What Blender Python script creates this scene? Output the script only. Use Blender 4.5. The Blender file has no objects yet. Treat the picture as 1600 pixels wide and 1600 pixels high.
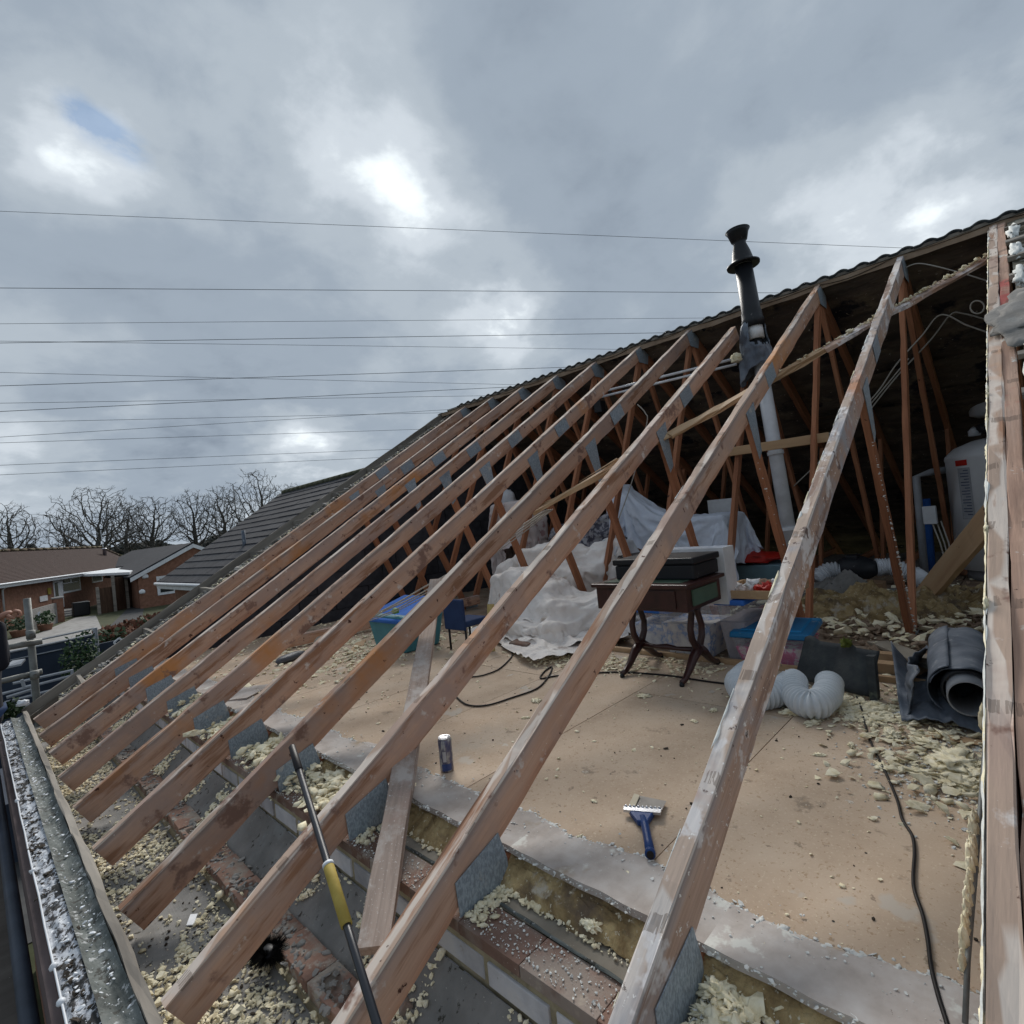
import bpy, bmesh, math, random
import numpy as np
from mathutils import Vector, Matrix, noise, Quaternion
random.seed(7); rng = np.random.default_rng(7)
S = bpy.context.scene; COL = S.collection
R_ = math.radians
# ------------------------------------------------------------------ camera
CR = Vector((0.69703, -0.70967, -0.10277)).normalized()
YAW, PIT, ROL, FOC = 7.74599431e-01, 1.60943858e-02, -1.02953093e-01, 836.864619
f = Vector((math.cos(YAW)*math.cos(PIT), math.sin(YAW)*math.cos(PIT), math.sin(PIT)))
rt = f.cross(Vector((0, 0, 1))).normalized(); up = rt.cross(f)
CX = rt*math.cos(ROL) + up*math.sin(ROL); CY = up*math.cos(ROL) - rt*math.sin(ROL)
cam_d = bpy.data.cameras.new("camera"); cam = bpy.data.objects.new("camera", cam_d); COL.objects.link(cam)
cam.matrix_world = Matrix(((CX.x, CY.x, -f.x, 0), (CX.y, CY.y, -f.y, 0), (CX.z, CY.z, -f.z, 0), (0, 0, 0, 1)))
cam_d.sensor_width = 36; cam_d.lens = FOC/1600*36; cam_d.clip_start = .02; cam_d.clip_end = 2000
S.camera = cam
def ray(px, py): return f + CX*((px-800)/FOC) - CY*((py-800)/FOC)
def onz(px, py, z): d = ray(px, py); return d*(z/d.z)
def onx(px, py, x): d = ray(px, py); return d*(x/d.x)
def ony(px, py, y): d = ray(px, py); return d*(y/d.y)
# ------------------------------------------------------------------ world: broken overcast over a Nishita sky
SUN_EL, SUN_AZ = R_(38), R_(50)          # sun stands behind thin cloud, ahead of the camera
W = bpy.data.worlds.new("World"); S.world = W; W.use_nodes = True
nt = W.node_tree; nt.nodes.clear()
def N(t, **k):
    n = nt.nodes.new(t)
    for a, b in k.items(): setattr(n, a, b)
    return n
def L(a, b): nt.links.new(a, b)
def math_(op, a, b=None, c=None, clamp=False):
    n = N('ShaderNodeMath', operation=op, use_clamp=clamp)
    for i, v in enumerate((a, b, c)):
        if v is None: continue
        if isinstance(v, (int, float)): n.inputs[i].default_value = v
        else: L(v, n.inputs[i])
    return n.outputs[0]
tc = N('ShaderNodeTexCoord'); sep = N('ShaderNodeSeparateXYZ'); L(tc.outputs['Generated'], sep.inputs[0])
den = math_('ADD', math_('MAXIMUM', sep.outputs[2], 0.0), 0.34)
cmb = N('ShaderNodeCombineXYZ'); L(math_('DIVIDE', sep.outputs[0], den), cmb.inputs[0]); L(math_('DIVIDE', sep.outputs[1], den), cmb.inputs[1])
def cloud(scale, detail, rough, off, dist=0.0):
    m = N('ShaderNodeMapping'); m.inputs['Location'].default_value = off; L(cmb.outputs[0], m.inputs[0])
    n = N('ShaderNodeTexNoise'); n.inputs['Scale'].default_value = scale; n.inputs['Detail'].default_value = detail
    n.inputs['Roughness'].default_value = rough; n.inputs['Distortion'].default_value = dist
    L(m.outputs[0], n.inputs[0]); return n.outputs[0]
n1 = cloud(1.5, 6, .52, (3.1, .4, 0), .1); n2 = cloud(4.4, 8, .58, (1.2, 7.3, 0), .12)
n3 = cloud(9, 6, .6, (5.2, 2.3, 0), .3)
base = math_('ADD', math_('MULTIPLY', n1, .60), math_('MULTIPLY', n2, .40))
vn = N('ShaderNodeVectorMath', operation='NORMALIZE'); L(tc.outputs['Generated'], vn.inputs[0])
def patch(px, py, size, amp):            # a thinner place in the cloud, at its own bearing in the sky
    d = ray(px, py).normalized()
    v = N('ShaderNodeVectorMath', operation='DOT_PRODUCT'); L(vn.outputs[0], v.inputs[0]); v.inputs[1].default_value = d
    a = math_('SUBTRACT', 1.0, v.outputs['Value'])
    return math_('MULTIPLY', math_('POWER', 2.718, math_('MULTIPLY', a, -1/(1-math.cos(R_(size))))), amp)
acc = None
for p in ((620, 285, 5.0, .20), (660, 350, 6, .10), (540, 200, 7, .06), (400, 215, 9, .14), (480, 100, 10, .05), (805, 500, 4.2, .34), (735, 420, 8, .12), (40, 195, 6, .22), (120, 235, 5, .15), (215, 275, 4, .10),
          (1470, 290, 7, .20), (1330, 380, 8, .14), (1100, 200, 8, .05), (470, 738, 6, .34), (330, 610, 12, .03), (20, 715, 9, .16), (1240, 330, 7, .05), (850, 640, 8, .03),
          (940, 200, 15, -.10), (500, 480, 9, -.07), (140, 60, 9, -.07), (200, 430, 8, -.09), (740, 60, 9, -.04), (1500, 80, 12, -.03), (60, 560, 10, -.04)):
    q = patch(*p); acc = q if acc is None else math_('ADD', acc, q)
mod = math_('MULTIPLY', acc, math_('ADD', math_('MULTIPLY', base, 3.4), -.95))
tot = math_('ADD', math_('ADD', math_('MULTIPLY', math_('SUBTRACT', base, .5), 1.05), .385), mod)
cr = N('ShaderNodeValToRGB'); L(tot, cr.inputs[0]); e = cr.color_ramp; e.interpolation = 'EASE'
e.elements[0].position = .18; e.elements[0].color = (.185, .225, .280, 1)
e.elements[1].position = 1.0; e.elements[1].color = (1.0, 1.0, .99, 1)
for pos, c in ((.36, (.275, .325, .385, 1)), (.50, (.360, .410, .462, 1)), (.66, (.51, .56, .61, 1)), (.82, (.80, .86, .89, 1))):
    x = e.elements.new(pos); x.color = c
bg1 = N('ShaderNodeBackground'); L(cr.outputs[0], bg1.inputs[0]); bg1.inputs[1].default_value = .74
sky = N('ShaderNodeTexSky', sky_type='NISHITA'); sky.sun_disc = False; sky.sun_elevation = SUN_EL; sky.sun_rotation = math.pi/2-SUN_AZ
bg2 = N('ShaderNodeBackground'); tint = N('ShaderNodeVectorMath', operation='MULTIPLY'); L(sky.outputs[0], tint.inputs[0]); tint.inputs[1].default_value = (.60, .86, 1.08); L(tint.outputs[0], bg2.inputs[0]); bg2.inputs[1].default_value = .05
hs = math_('ADD', math_('ADD', patch(112, 168, 1.1, 1.0), patch(140, 190, 1.2, 1.0)), math_('ADD', patch(175, 214, 1.2, 1.0), patch(214, 238, 1.1, .9)))
hole = math_('MULTIPLY', math_('ADD', math_('MULTIPLY', hs, math_('ADD', math_('MULTIPLY', n3, 5.0), math_('ADD', math_('MULTIPLY', n2, 3.0), -3.35))), -.12), .95, clamp=True)
mx = N('ShaderNodeMixShader'); L(math_('MULTIPLY', hole, .62, clamp=True), mx.inputs[0]); L(bg1.outputs[0], mx.inputs[1]); L(bg2.outputs[0], mx.inputs[2])
wo = N('ShaderNodeOutputWorld'); L(mx.outputs[0], wo.inputs[0])
sd = bpy.data.lights.new("sun", 'SUN'); sd.energy = 2.0; sd.angle = R_(26); sd.color = (1, .96, .9)
sun = bpy.data.objects.new("sun", sd); COL.objects.link(sun)
sdir = Vector((math.cos(SUN_AZ)*math.cos(SUN_EL), math.sin(SUN_AZ)*math.cos(SUN_EL), math.sin(SUN_EL)))
sun.rotation_euler = sdir.to_track_quat('Z', 'Y').to_euler()
vs = S.view_settings; vs.view_transform = 'Standard'; vs.look = 'None'; vs.exposure = .78; vs.gamma = 1; vs.use_curve_mapping = False
S.cycles.use_denoising = True; S.cycles.max_bounces = 6; S.cycles.transparent_max_bounces = 6
# ------------------------------------------------------------------ materials
MATS = {}
def mat(name, cols, scale=6, stretch=(1, 1, 1), rough=.75, bump=.3, bscale=None, detail=6, dist=0, rnd=.12,
        spots=None, metal=0, alpha=None, spec=.3, bdist=.004, nrough=.6, trans=0, top=None, grain=False):
    """cols: list of (pos, (r,g,b)) over a noise in object space; spots: list of (scale, threshold, softness, colour)"""
    global nt
    m = bpy.data.materials.new(name); m.use_nodes = True; nt = m.node_tree; MATS[name] = m
    b = nt.nodes['Principled BSDF']; t = N('ShaderNodeTexCoord'); info = N('ShaderNodeObjectInfo')
    mp = N('ShaderNodeMapping'); mp.inputs['Scale'].default_value = stretch; L(t.outputs['Object'], mp.inputs[0])
    off = N('ShaderNodeVectorMath', operation='SCALE'); off.inputs[0].default_value = (31, 17, 23); L(info.outputs['Random'], off.inputs['Scale']); L(off.outputs[0], mp.inputs['Location'])
    n = N('ShaderNodeTexNoise'); L(mp.outputs[0], n.inputs[0]); n.inputs['Scale'].default_value = scale; n.inputs['Detail'].default_value = detail
    n.inputs['Distortion'].default_value = dist; n.inputs['Roughness'].default_value = nrough
    r = N('ShaderNodeValToRGB'); L(n.outputs[0], r.inputs[0]); el = r.color_ramp.elements
    el[0].position, el[0].color = cols[0][0], (*cols[0][1], 1); el[1].position, el[1].color = cols[-1][0], (*cols[-1][1], 1)
    for p, c in cols[1:-1]: x = el.new(p); x.color = (*c, 1)
    out = r.outputs[0]
    if grain:                                 # ring lines and saw marks along the timber, dark nail stains where battens crossed
        gm = N('ShaderNodeMapping'); gm.inputs['Scale'].default_value = (.9, 26, 26); L(t.outputs['Object'], gm.inputs[0]); L(off.outputs[0], gm.inputs['Location'])
        gn = N('ShaderNodeTexNoise'); L(gm.outputs[0], gn.inputs[0]); gn.inputs['Scale'].default_value = 4; gn.inputs['Detail'].default_value = 3; gn.inputs['Distortion'].default_value = .8
        k = N('ShaderNodeMapRange'); k.inputs[1].default_value = .38; k.inputs[2].default_value = .62; k.inputs[3].default_value = .86; k.inputs[4].default_value = 1.06; L(gn.outputs[0], k.inputs[0])
        mg = N('ShaderNodeVectorMath', operation='SCALE'); L(out, mg.inputs[0]); L(k.outputs[0], mg.inputs['Scale']); out = mg.outputs[0]
        sx = N('ShaderNodeSeparateXYZ'); L(t.outputs['Object'], sx.inputs[0])
        fr = math_('FRACT', math_('ADD', math_('MULTIPLY', sx.outputs[0], 1/.337), .3))
        band = math_('MULTIPLY', math_('LESS_THAN', math_('ABSOLUTE', math_('ADD', math_('SUBTRACT', fr, .5), math_('MULTIPLY', math_('SUBTRACT', n.outputs[0], .5), .3))), .055), math_('GREATER_THAN', math_('ADD', sx.outputs[2], math_('MULTIPLY', math_('SUBTRACT', gn.outputs[0], .5), .05)), .057))
        mxn = N('ShaderNodeMix', data_type='RGBA'); L(math_('MULTIPLY', band, .0), mxn.inputs[0]); L(out, mxn.inputs[6]); mxn.inputs[7].default_value = (.1, .07, .055, 1); out = mxn.outputs[2]
        BAND = band
    if top:                                   # tone bands up the timber's depth, palest at the upper arris (local z)
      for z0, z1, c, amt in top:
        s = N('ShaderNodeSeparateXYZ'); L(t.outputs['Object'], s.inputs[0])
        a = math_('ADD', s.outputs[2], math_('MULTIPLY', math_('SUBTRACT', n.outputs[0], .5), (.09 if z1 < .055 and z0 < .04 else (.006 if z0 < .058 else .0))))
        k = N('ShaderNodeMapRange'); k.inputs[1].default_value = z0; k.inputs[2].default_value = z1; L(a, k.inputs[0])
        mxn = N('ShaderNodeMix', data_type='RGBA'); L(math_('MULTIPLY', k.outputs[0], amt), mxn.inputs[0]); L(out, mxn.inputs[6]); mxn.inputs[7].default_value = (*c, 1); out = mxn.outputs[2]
    for (sc, th, soft, c) in (spots or []):
        sn = N('ShaderNodeTexNoise'); L(mp.outputs[0] if sc < 0 else off.outputs[0], sn.inputs[0])
        ad = N('ShaderNodeVectorMath', operation='ADD'); L(t.outputs['Object'], ad.inputs[0]); L(off.outputs[0], ad.inputs[1])
        L(mp.outputs[0] if sc < 0 else ad.outputs[0], sn.inputs[0])
        sn.inputs['Scale'].default_value = abs(sc); sn.inputs['Detail'].default_value = 5; sn.inputs['Roughness'].default_value = .65
        k = N('ShaderNodeMapRange'); k.inputs[1].default_value = th; k.inputs[2].default_value = th+soft; L(sn.outputs[0], k.inputs[0])
        mxn = N('ShaderNodeMix', data_type='RGBA'); L(k.outputs[0], mxn.inputs[0]); L(out, mxn.inputs[6]); mxn.inputs[7].default_value = (*c, 1); out = mxn.outputs[2]
    if grain:
        mxn = N('ShaderNodeMix', data_type='RGBA'); L(math_('MULTIPLY', math_('MULTIPLY', BAND, .55), math_('GREATER_THAN', n.outputs[0], .5)), mxn.inputs[0]); L(out, mxn.inputs[6]); mxn.inputs[7].default_value = (.12, .085, .065, 1); out = mxn.outputs[2]
    hsv = N('ShaderNodeHueSaturation'); L(out, hsv.inputs['Color'])
    L(math_('ADD', math_('MULTIPLY', math_('SUBTRACT', info.outputs['Random'], .5), 2*rnd), 1.0), hsv.inputs['Value'])
    L(hsv.outputs[0], b.inputs['Base Color'])
    b.inputs['Roughness'].default_value = rough; b.inputs['Metallic'].default_value = metal; b.inputs['Specular IOR Level'].default_value = spec
    if alpha is not None: b.inputs['Alpha'].default_value = alpha
    if trans: b.inputs['Transmission Weight'].default_value = trans
    if bump:
        bn = N('ShaderNodeTexNoise'); L(mp.outputs[0], bn.inputs[0]); bn.inputs['Scale'].default_value = bscale or scale*3; bn.inputs['Detail'].default_value = 4
        bp = N('ShaderNodeBump'); bp.inputs['Strength'].default_value = bump; bp.inputs['Distance'].default_value = bdist
        L(bn.outputs[0], bp.inputs['Height']); L(bp.outputs[0], b.inputs['Normal'])
    return m
def flat(name, c, rough=.5, metal=0, var=.12, scale=8, **k):
    c2 = tuple(x*(1-var*2) for x in c); return mat(name, [(.3, c2), (.7, c)], scale=scale, rough=rough, metal=metal, bump=k.pop('bump', .08), **k)
GR = (.05, 1, 1)
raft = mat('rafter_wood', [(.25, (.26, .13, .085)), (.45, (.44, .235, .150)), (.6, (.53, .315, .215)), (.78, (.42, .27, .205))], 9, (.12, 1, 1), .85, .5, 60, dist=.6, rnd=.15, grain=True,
           spots=[(2.1, .50, .16, (.37, .26, .215)), (-14, .55, .08, (.29, .155, .095)), (1.1, .57, .12, (.50, .225, .085)), (20, .655, .03, (.07, .028, .02)), (5, .60, .06, (.22, .13, .10)), (9, .63, .08, (.56, .50, .46)), (90, .70, .02, (.66, .62, .55))],
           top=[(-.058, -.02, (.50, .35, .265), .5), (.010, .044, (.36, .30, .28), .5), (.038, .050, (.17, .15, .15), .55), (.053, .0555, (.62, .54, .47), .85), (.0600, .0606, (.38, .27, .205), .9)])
raft2 = mat('grey_crusted_rafter_wood', [(.25, (.26, .165, .12)), (.5, (.44, .305, .235)), (.75, (.42, .34, .30))], 9, (.12, 1, 1), .85, .6, 60, dist=.6, rnd=.05, grain=True,
            spots=[(2.6, .50, .12, (.34, .335, .355)), (6, .54, .06, (.62, .59, .58)), (-10, .56, .06, (.27, .18, .14)), (1.3, .57, .08, (.44, .22, .13)), (20, .655, .03, (.06, .03, .02)), (40, .64, .02, (.72, .70, .67)), (11, .64, .03, (.14, .10, .09))],
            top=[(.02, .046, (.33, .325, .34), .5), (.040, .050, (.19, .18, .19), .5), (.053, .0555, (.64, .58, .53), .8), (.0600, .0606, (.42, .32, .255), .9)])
red2 = mat('red_sprayed_rafter_wood', [(.25, (.26, .15, .11)), (.5, (.42, .27, .20)), (.75, (.48, .34, .27))], 9, (.12, 1, 1), .85, .6, 60, dist=.6, rnd=.02, grain=True,
            spots=[(1.9, .54, .10, (.42, .10, .085)), (24, .67, .03, (.06, .03, .02)), (9, .62, .05, (.62, .60, .55))])
web = mat('web_wood', [(.25, (.19, .072, .036)), (.5, (.35, .150, .078)), (.78, (.44, .21, .118))], 8, (.12, 1, 1), .8, .35, 60, dist=.5, grain=True, rnd=.2, spots=[(22, .68, .03, (.05, .02, .015)), (60, .71, .02, (.7, .65, .5))])
newood = mat('new_pine', [(.25, (.34, .21, .12)), (.5, (.46, .31, .18)), (.8, (.56, .41, .26))], 7, (.1, 1, 1), .7, .2, 40, dist=.8, rnd=.08, spots=[(15, .69, .03, (.10, .05, .03))])
oldwood = mat('weathered_batten', [(.25, (.09, .08, .07)), (.5, (.20, .18, .155)), (.8, (.33, .30, .26))], 8, (.1, 1, 1), .9, .4, 40, rnd=.2)
galv = mat('galvanised_plate', [(.38, (.235, .275, .31)), (.5, (.29, .345, .395)), (.62, (.36, .42, .475))], 170, (1, 1, .5), rough=.6, bump=.7, bscale=160, metal=.25, rnd=.12, detail=2, spots=[(12, .60, .08, (.46, .46, .44)), (5, .6, .1, (.22, .26, .30))])
chip = mat('chipboard_floor', [(.25, (.40, .298, .212)), (.5, (.495, .382, .282)), (.75, (.56, .45, .345))], 4, rough=.85, bump=.12, bscale=160, rnd=.06, detail=8,
           spots=[(1.3, .56, .14, (.44, .37, .295)), (55, .68, .03, (.24, .18, .12)), (.9, .64, .08, (.36, .275, .20)), (4.5, .64, .05, (.27, .21, .155)), (110, .58, .06, (.56, .46, .34)), (80, .60, .05, (.38, .27, .175)), (9, .68, .02, (.56, .51, .44)), (-30, .66, .02, (.30, .23, .17)), (18, .66, .03, (.30, .23, .165)), (2.2, .63, .03, (.50, .44, .37))])
chipedge = mat('plaster_dusted_floor', [(.3, (.34, .30, .27)), (.5, (.44, .40, .37)), (.8, (.56, .54, .52))], 9, rough=.9, bump=.4, bscale=50, spots=[(7, .60, .05, (.60, .60, .56)), (3, .60, .1, (.34, .27, .20)), (80, .69, .03, (.15, .12, .1))])
oldboard = mat('old_boarding', [(.25, (.17, .115, .08)), (.5, (.26, .19, .135)), (.8, (.36, .28, .21))], 6, (.2, 1, 1), .9, .3, 60, spots=[(5, .6, .1, (.22, .2, .17)), (40, .66, .04, (.08, .06, .04))])
brickm = mat('red_brick', [(.25, (.125, .073, .056)), (.5, (.20, .122, .094)), (.8, (.27, .185, .150))], 12, rough=.9, bump=.5, bscale=60, rnd=.2, spots=[(4, .48, .12, (.25, .205, .175)), (14, .60, .1, (.33, .28, .23)), (60, .68, .03, (.5, .45, .38))])
dbrick = mat('dusty_red_brick', [(.25, (.15, .09, .07)), (.5, (.24, .145, .11)), (.8, (.30, .21, .17))], 10, rough=.95, bump=.8, bscale=50, rnd=.15, spots=[(6, .50, .10, (.27, .235, .20)), (14, .58, .08, (.34, .31, .27)), (60, .66, .03, (.5, .45, .38))])
whbrick = mat('white_stained_brick', [(.3, (.36, .36, .38)), (.6, (.52, .52, .54)), (.8, (.60, .58, .56))], 10, rough=.9, bump=.4, bscale=60, rnd=.2, spots=[(9, .62, .08, (.30, .24, .18)), (50, .68, .04, (.2, .19, .17))])
mortar = mat('mortar', [(.3, (.20, .17, .11)), (.6, (.32, .28, .19)), (.8, (.40, .36, .27))], 14, rough=.95, bump=.9, bscale=50, spots=[(18, .62, .08, (.12, .11, .09))])
greyfill = mat('grey_cement', [(.3, (.155, .15, .14)), (.55, (.23, .222, .21)), (.8, (.31, .30, .285))], 7, rough=.9, bump=.5, bscale=50, spots=[(4, .57, .14, (.27, .285, .28)), (26, .62, .05, (.06, .055, .045)), (90, .66, .03, (.5, .48, .42)), (8, .66, .04, (.05, .045, .04))])
plank = mat('grey_plank', [(.3, (.17, .15, .12)), (.55, (.25, .225, .185)), (.8, (.32, .29, .25))], 6, (.5, 1, 1), rough=.9, bump=.3, bscale=50, spots=[(60, .68, .03, (.6, .56, .48))])
insul = mat('mineral_wool', [(.25, (.10, .070, .038)), (.42, (.24, .17, .082)), (.6, (.42, .32, .165)), (.8, (.56, .47, .31))], 9, rough=1, bump=1, bscale=60, bdist=.01, dist=1, spots=[(5, .52, .12, (.13, .095, .065)), (9, .58, .08, (.46, .41, .33)), (70, .62, .04, (.55, .50, .38))])
foam = mat('pale_foam', [(.3, (.66, .57, .36)), (.5, (.84, .77, .56)), (.8, (.90, .86, .72))], 30, rough=.95, bump=.5, bscale=90, rnd=.12, spots=[(8, .62, .12, (.50, .40, .20))])
foamw = mat('white_foam', [(.3, (.58, .60, .58)), (.7, (.76, .77, .74))], 20, rough=.95, bump=.5, bscale=90, rnd=.06, spots=[(14, .64, .1, (.55, .52, .40))])
grit = flat('dark_grit', (.05, .04, .03), .95)
felt = mat('black_roof_felt', [(.3, (.040, .036, .034)), (.5, (.105, .085, .070)), (.75, (.20, .165, .125))], 5, (1, .35, 1), rough=.9, bump=.6, bscale=20, bdist=.02, spots=[(3, .58, .12, (.20, .165, .115)), (2, .58, .06, (.018, .018, .026)), (30, .66, .02, (.45, .42, .38))])
feltg = mat('grey_green_felt', [(.3, (.04, .045, .043)), (.5, (.10, .112, .106)), (.75, (.20, .215, .21))], 12, (1, .5, 1), rough=.85, bump=.8, bscale=50, bdist=.01, spots=[(7, .55, .1, (.15, .155, .145)), (20, .57, .05, (.04, .04, .035)), (34, .60, .03, (.34, .35, .35))])
peel = mat('peeling_white_paint', [(.42, (.025, .025, .025)), (.44, (.16, .16, .17)), (.47, (.42, .44, .48)), (.58, (.60, .63, .67)), (.7, (.34, .35, .37))], 26, (1, .5, 1), rough=.7, bump=.9, bscale=30, bdist=.008, spots=[(34, .58, .02, (.03, .028, .026)), (60, .60, .02, (.10, .10, .09)), (-16, .60, .02, (.045, .042, .04)), (5, .60, .03, (.04, .038, .036))])
tilem = mat('dark_concrete_tile', [(.3, (.022, .026, .030)), (.55, (.040, .046, .050)), (.8, (.075, .085, .080))], 8, rough=.85, bump=.5, bscale=70, rnd=.18, spots=[(7, .62, .08, (.10, .115, .09))])
ntile = mat('charcoal_roof_tile', [(.3, (.018, .019, .024)), (.6, (.036, .038, .046)), (.8, (.06, .062, .07))], 3, rough=.9, bump=.4, rnd=.12, spots=[(9, .70, .03, (.22, .2, .18))])
lead = mat('lead_flashing', [(.3, (.075, .09, .115)), (.5, (.14, .165, .205)), (.75, (.25, .28, .32))], 6, rough=.6, bump=.5, bscale=25, bdist=.01, metal=.1, spots=[(12, .62, .08, (.34, .36, .38))])
blackpl = flat('black_plastic', (.016, .018, .022), .45, spots=[(14, .66, .06, (.12, .12, .12))])
navypl = flat('dark_blue_plastic', (.03, .045, .075), .5)
greypl = flat('grey_pipe_plastic', (.36, .38, .41), .45)
whitepl = flat('white_plastic', (.70, .73, .77), .45, spots=[(7, .66, .1, (.45, .45, .42))])
whitepaint = flat('white_paint', (.80, .82, .84), .5)
tankm = flat('tank_enamel', (.74, .77, .80), .35, var=.05)
sheetm = mat('pale_blue_sheet', [(.3, (.58, .64, .74)), (.7, (.74, .80, .90))], 3, rough=.9, bump=.5, bscale=14, bdist=.02, rnd=.03)
beige = mat('beige_dust_sheet', [(.3, (.66, .61, .57)), (.55, (.80, .76, .72)), (.8, (.88, .86, .83))], 4, rough=.95, bump=.6, bscale=16, bdist=.02, rnd=.05, spots=[(3, .60, .1, (.40, .34, .31)), (5, .68, .05, (.30, .17, .12))])
pinkish = mat('faded_pink_sheet', [(.3, (.46, .40, .38)), (.7, (.64, .58, .57))], 5, rough=.95, bump=.5, bscale=18, bdist=.02, spots=[(9, .56, .08, (.30, .19, .19))])
mottled = mat('grey_patterned_cloth', [(.44, (.10, .10, .13)), (.52, (.40, .40, .44)), (.6, (.48, .48, .5))], 16, rough=.95, bump=.3)
mahog = mat('dark_mahogany', [(.3, (.018, .006, .005)), (.6, (.045, .014, .012)), (.8, (.075, .024, .02))], 9, (.2, 1, 1), .35, .15, rnd=.05, spec=.5)
green = flat('green_leather', (.07, .12, .085), .5)
bluelid = flat('bright_blue_plastic', (.012, .19, .42), .4, spots=[(14, .68, .03, (.5, .6, .65))])
royal = flat('royal_blue_plastic', (.05, .17, .56), .75, spec=.1)
teal = flat('teal_plastic', (.06, .24, .30), .45)
navy = flat('navy_cloth', (.025, .05, .13), .9)
tealb = flat('turquoise_basket', (.10, .36, .40), .5)
redpl = flat('red_plastic', (.55, .03, .02), .45)
pink = mat('pink_packets', [(.42, (.65, .05, .20)), (.52, (.72, .12, .32)), (.58, (.8, .7, .72)), (.7, (.6, .4, .25))], 16, rough=.35, bump=.3)
papers = mat('boxed_papers', [(.40, (.86, .85, .83)), (.5, (.66, .64, .68)), (.56, (.16, .32, .66)), (.62, (.88, .85, .80))], 11, rough=.8, bump=.2)
clear = flat('clear_box_plastic', (.84, .88, .94), .2, alpha=.24, spec=.6)
bluemt = flat('blue_handle_plastic', (.015, .055, .20), .4)
steel = flat('scraper_steel', (.35, .34, .33), .35, metal=.8)
yell = mat('yellow_sleeve', [(.3, (.34, .24, .045)), (.7, (.50, .38, .10))], 14, rough=.7, bump=.3, spots=[(12, .62, .06, (.30, .22, .09))])
polem = flat('black_pole_paint', (.012, .014, .020), .3, spec=.6)
cord = flat('black_cable', (.010, .008, .009), .5)
pale = flat('pale_cable', (.42, .40, .36), .6)
scaf = mat('scaffold_steel', [(.3, (.13, .135, .13)), (.7, (.25, .26, .25))], 12, rough=.6, bump=.3, metal=.25, spots=[(7, .68, .04, (.16, .07, .03))])
dkblue = mat('dark_blue_tube', [(.3, (.018, .026, .040)), (.7, (.045, .06, .085))], 6, rough=.5, bump=.2)
scboard = mat('scaffold_board', [(.3, (.085, .073, .064)), (.6, (.14, .125, .11)), (.8, (.19, .175, .155))], 5, (1, .15, 1), .9, .4, 30, spots=[(14, .66, .04, (.03, .028, .025)), (40, .70, .02, (.4, .38, .33))])
brownb = mat('purple_brown_board', [(.3, (.095, .07, .068)), (.7, (.17, .13, .125))], 7, (1, .2, 1), .9, .4, 30)
skin = flat('skin', (.42, .22, .16), .6, var=.06)
jacket = flat('dark_jacket', (.013, .016, .026), .9)
jeans = flat('blue_jeans', (.04, .07, .15), .9)
hairm = flat('short_brown_hair', (.04, .025, .018), .9)
can_m = mat('can_print', [(.40, (.08, .09, .17)), (.48, (.17, .16, .21)), (.55, (.32, .32, .32)), (.62, (.48, .48, .47))], 55, (1, 1, .35), .35, .0, metal=.4, rnd=0)
canblue = flat('can_blue', (.05, .08, .22), .35, metal=.4); alu = flat('aluminium', (.62, .64, .68), .3, metal=.8)
bluef = mat('slate_blue_panel', [(.3, (.020, .030, .050)), (.7, (.040, .055, .082))], 2, rough=.7, bump=.2)
brownf = mat('brown_fence_wood', [(.3, (.055, .030, .020)), (.7, (.12, .07, .045))], 5, (1, 1, .2), .9, .3)
housebrick = mat('house_brick', [(.3, (.17, .085, .055)), (.55, (.25, .125, .082)), (.8, (.33, .18, .125))], 5, rough=.9, bump=.3, spots=[(2, .6, .1, (.20, .085, .055))])
broof = mat('brown_roof_tile', [(.3, (.028, .014, .011)), (.7, (.048, .024, .019))], 6, rough=.9, bump=.3, spots=[(2.5, .62, .1, (.045, .026, .022))])
glass = flat('window_glass', (.02, .025, .03), .08, spec=.6)
block = mat('dark_grey_block', [(.3, (.032, .034, .042)), (.7, (.065, .068, .08))], 8, rough=.95, bump=.5, rnd=.15)
grassm = mat('rough_grass', [(.3, (.030, .036, .016)), (.55, (.055, .060, .028)), (.8, (.10, .095, .055))], 3, rough=1, bump=.8)
drivem = mat('pale_drive', [(.3, (.22, .21, .20)), (.7, (.36, .35, .335))], 2, rough=.95, bump=.3)
tarmac = mat('tarmac', [(.3, (.035, .036, .038)), (.7, (.07, .07, .07))], 3, rough=.95, bump=.3)
bark = mat('winter_bark', [(.3, (.060, .056, .052)), (.7, (.125, .117, .105))], 2, rough=1, bump=0)
ever = mat('evergreen_leaf', [(.3, (.010, .018, .008)), (.7, (.028, .042, .018))], 2, rough=.9, bump=0, rnd=.2)
ivym = mat('ivy_leaf', [(.3, (.012, .032, .010)), (.7, (.035, .075, .025))], 4, rough=.7, bump=0)
redleaf = mat('russet_leaf', [(.3, (.085, .035, .022)), (.6, (.17, .075, .045)), (.8, (.26, .15, .09))], 7, rough=.9, bump=0)
twigm = mat('far_twigs', [(.3, (.04, .043, .04)), (.7, (.085, .09, .08))], 1, rough=1, bump=0)
wirem = flat('power_wire', (.045, .05, .06), .6)
moss = flat('moss', (.10, .12, .02), 1)
terra = flat('terracotta', (.22, .11, .07), .8)
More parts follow.
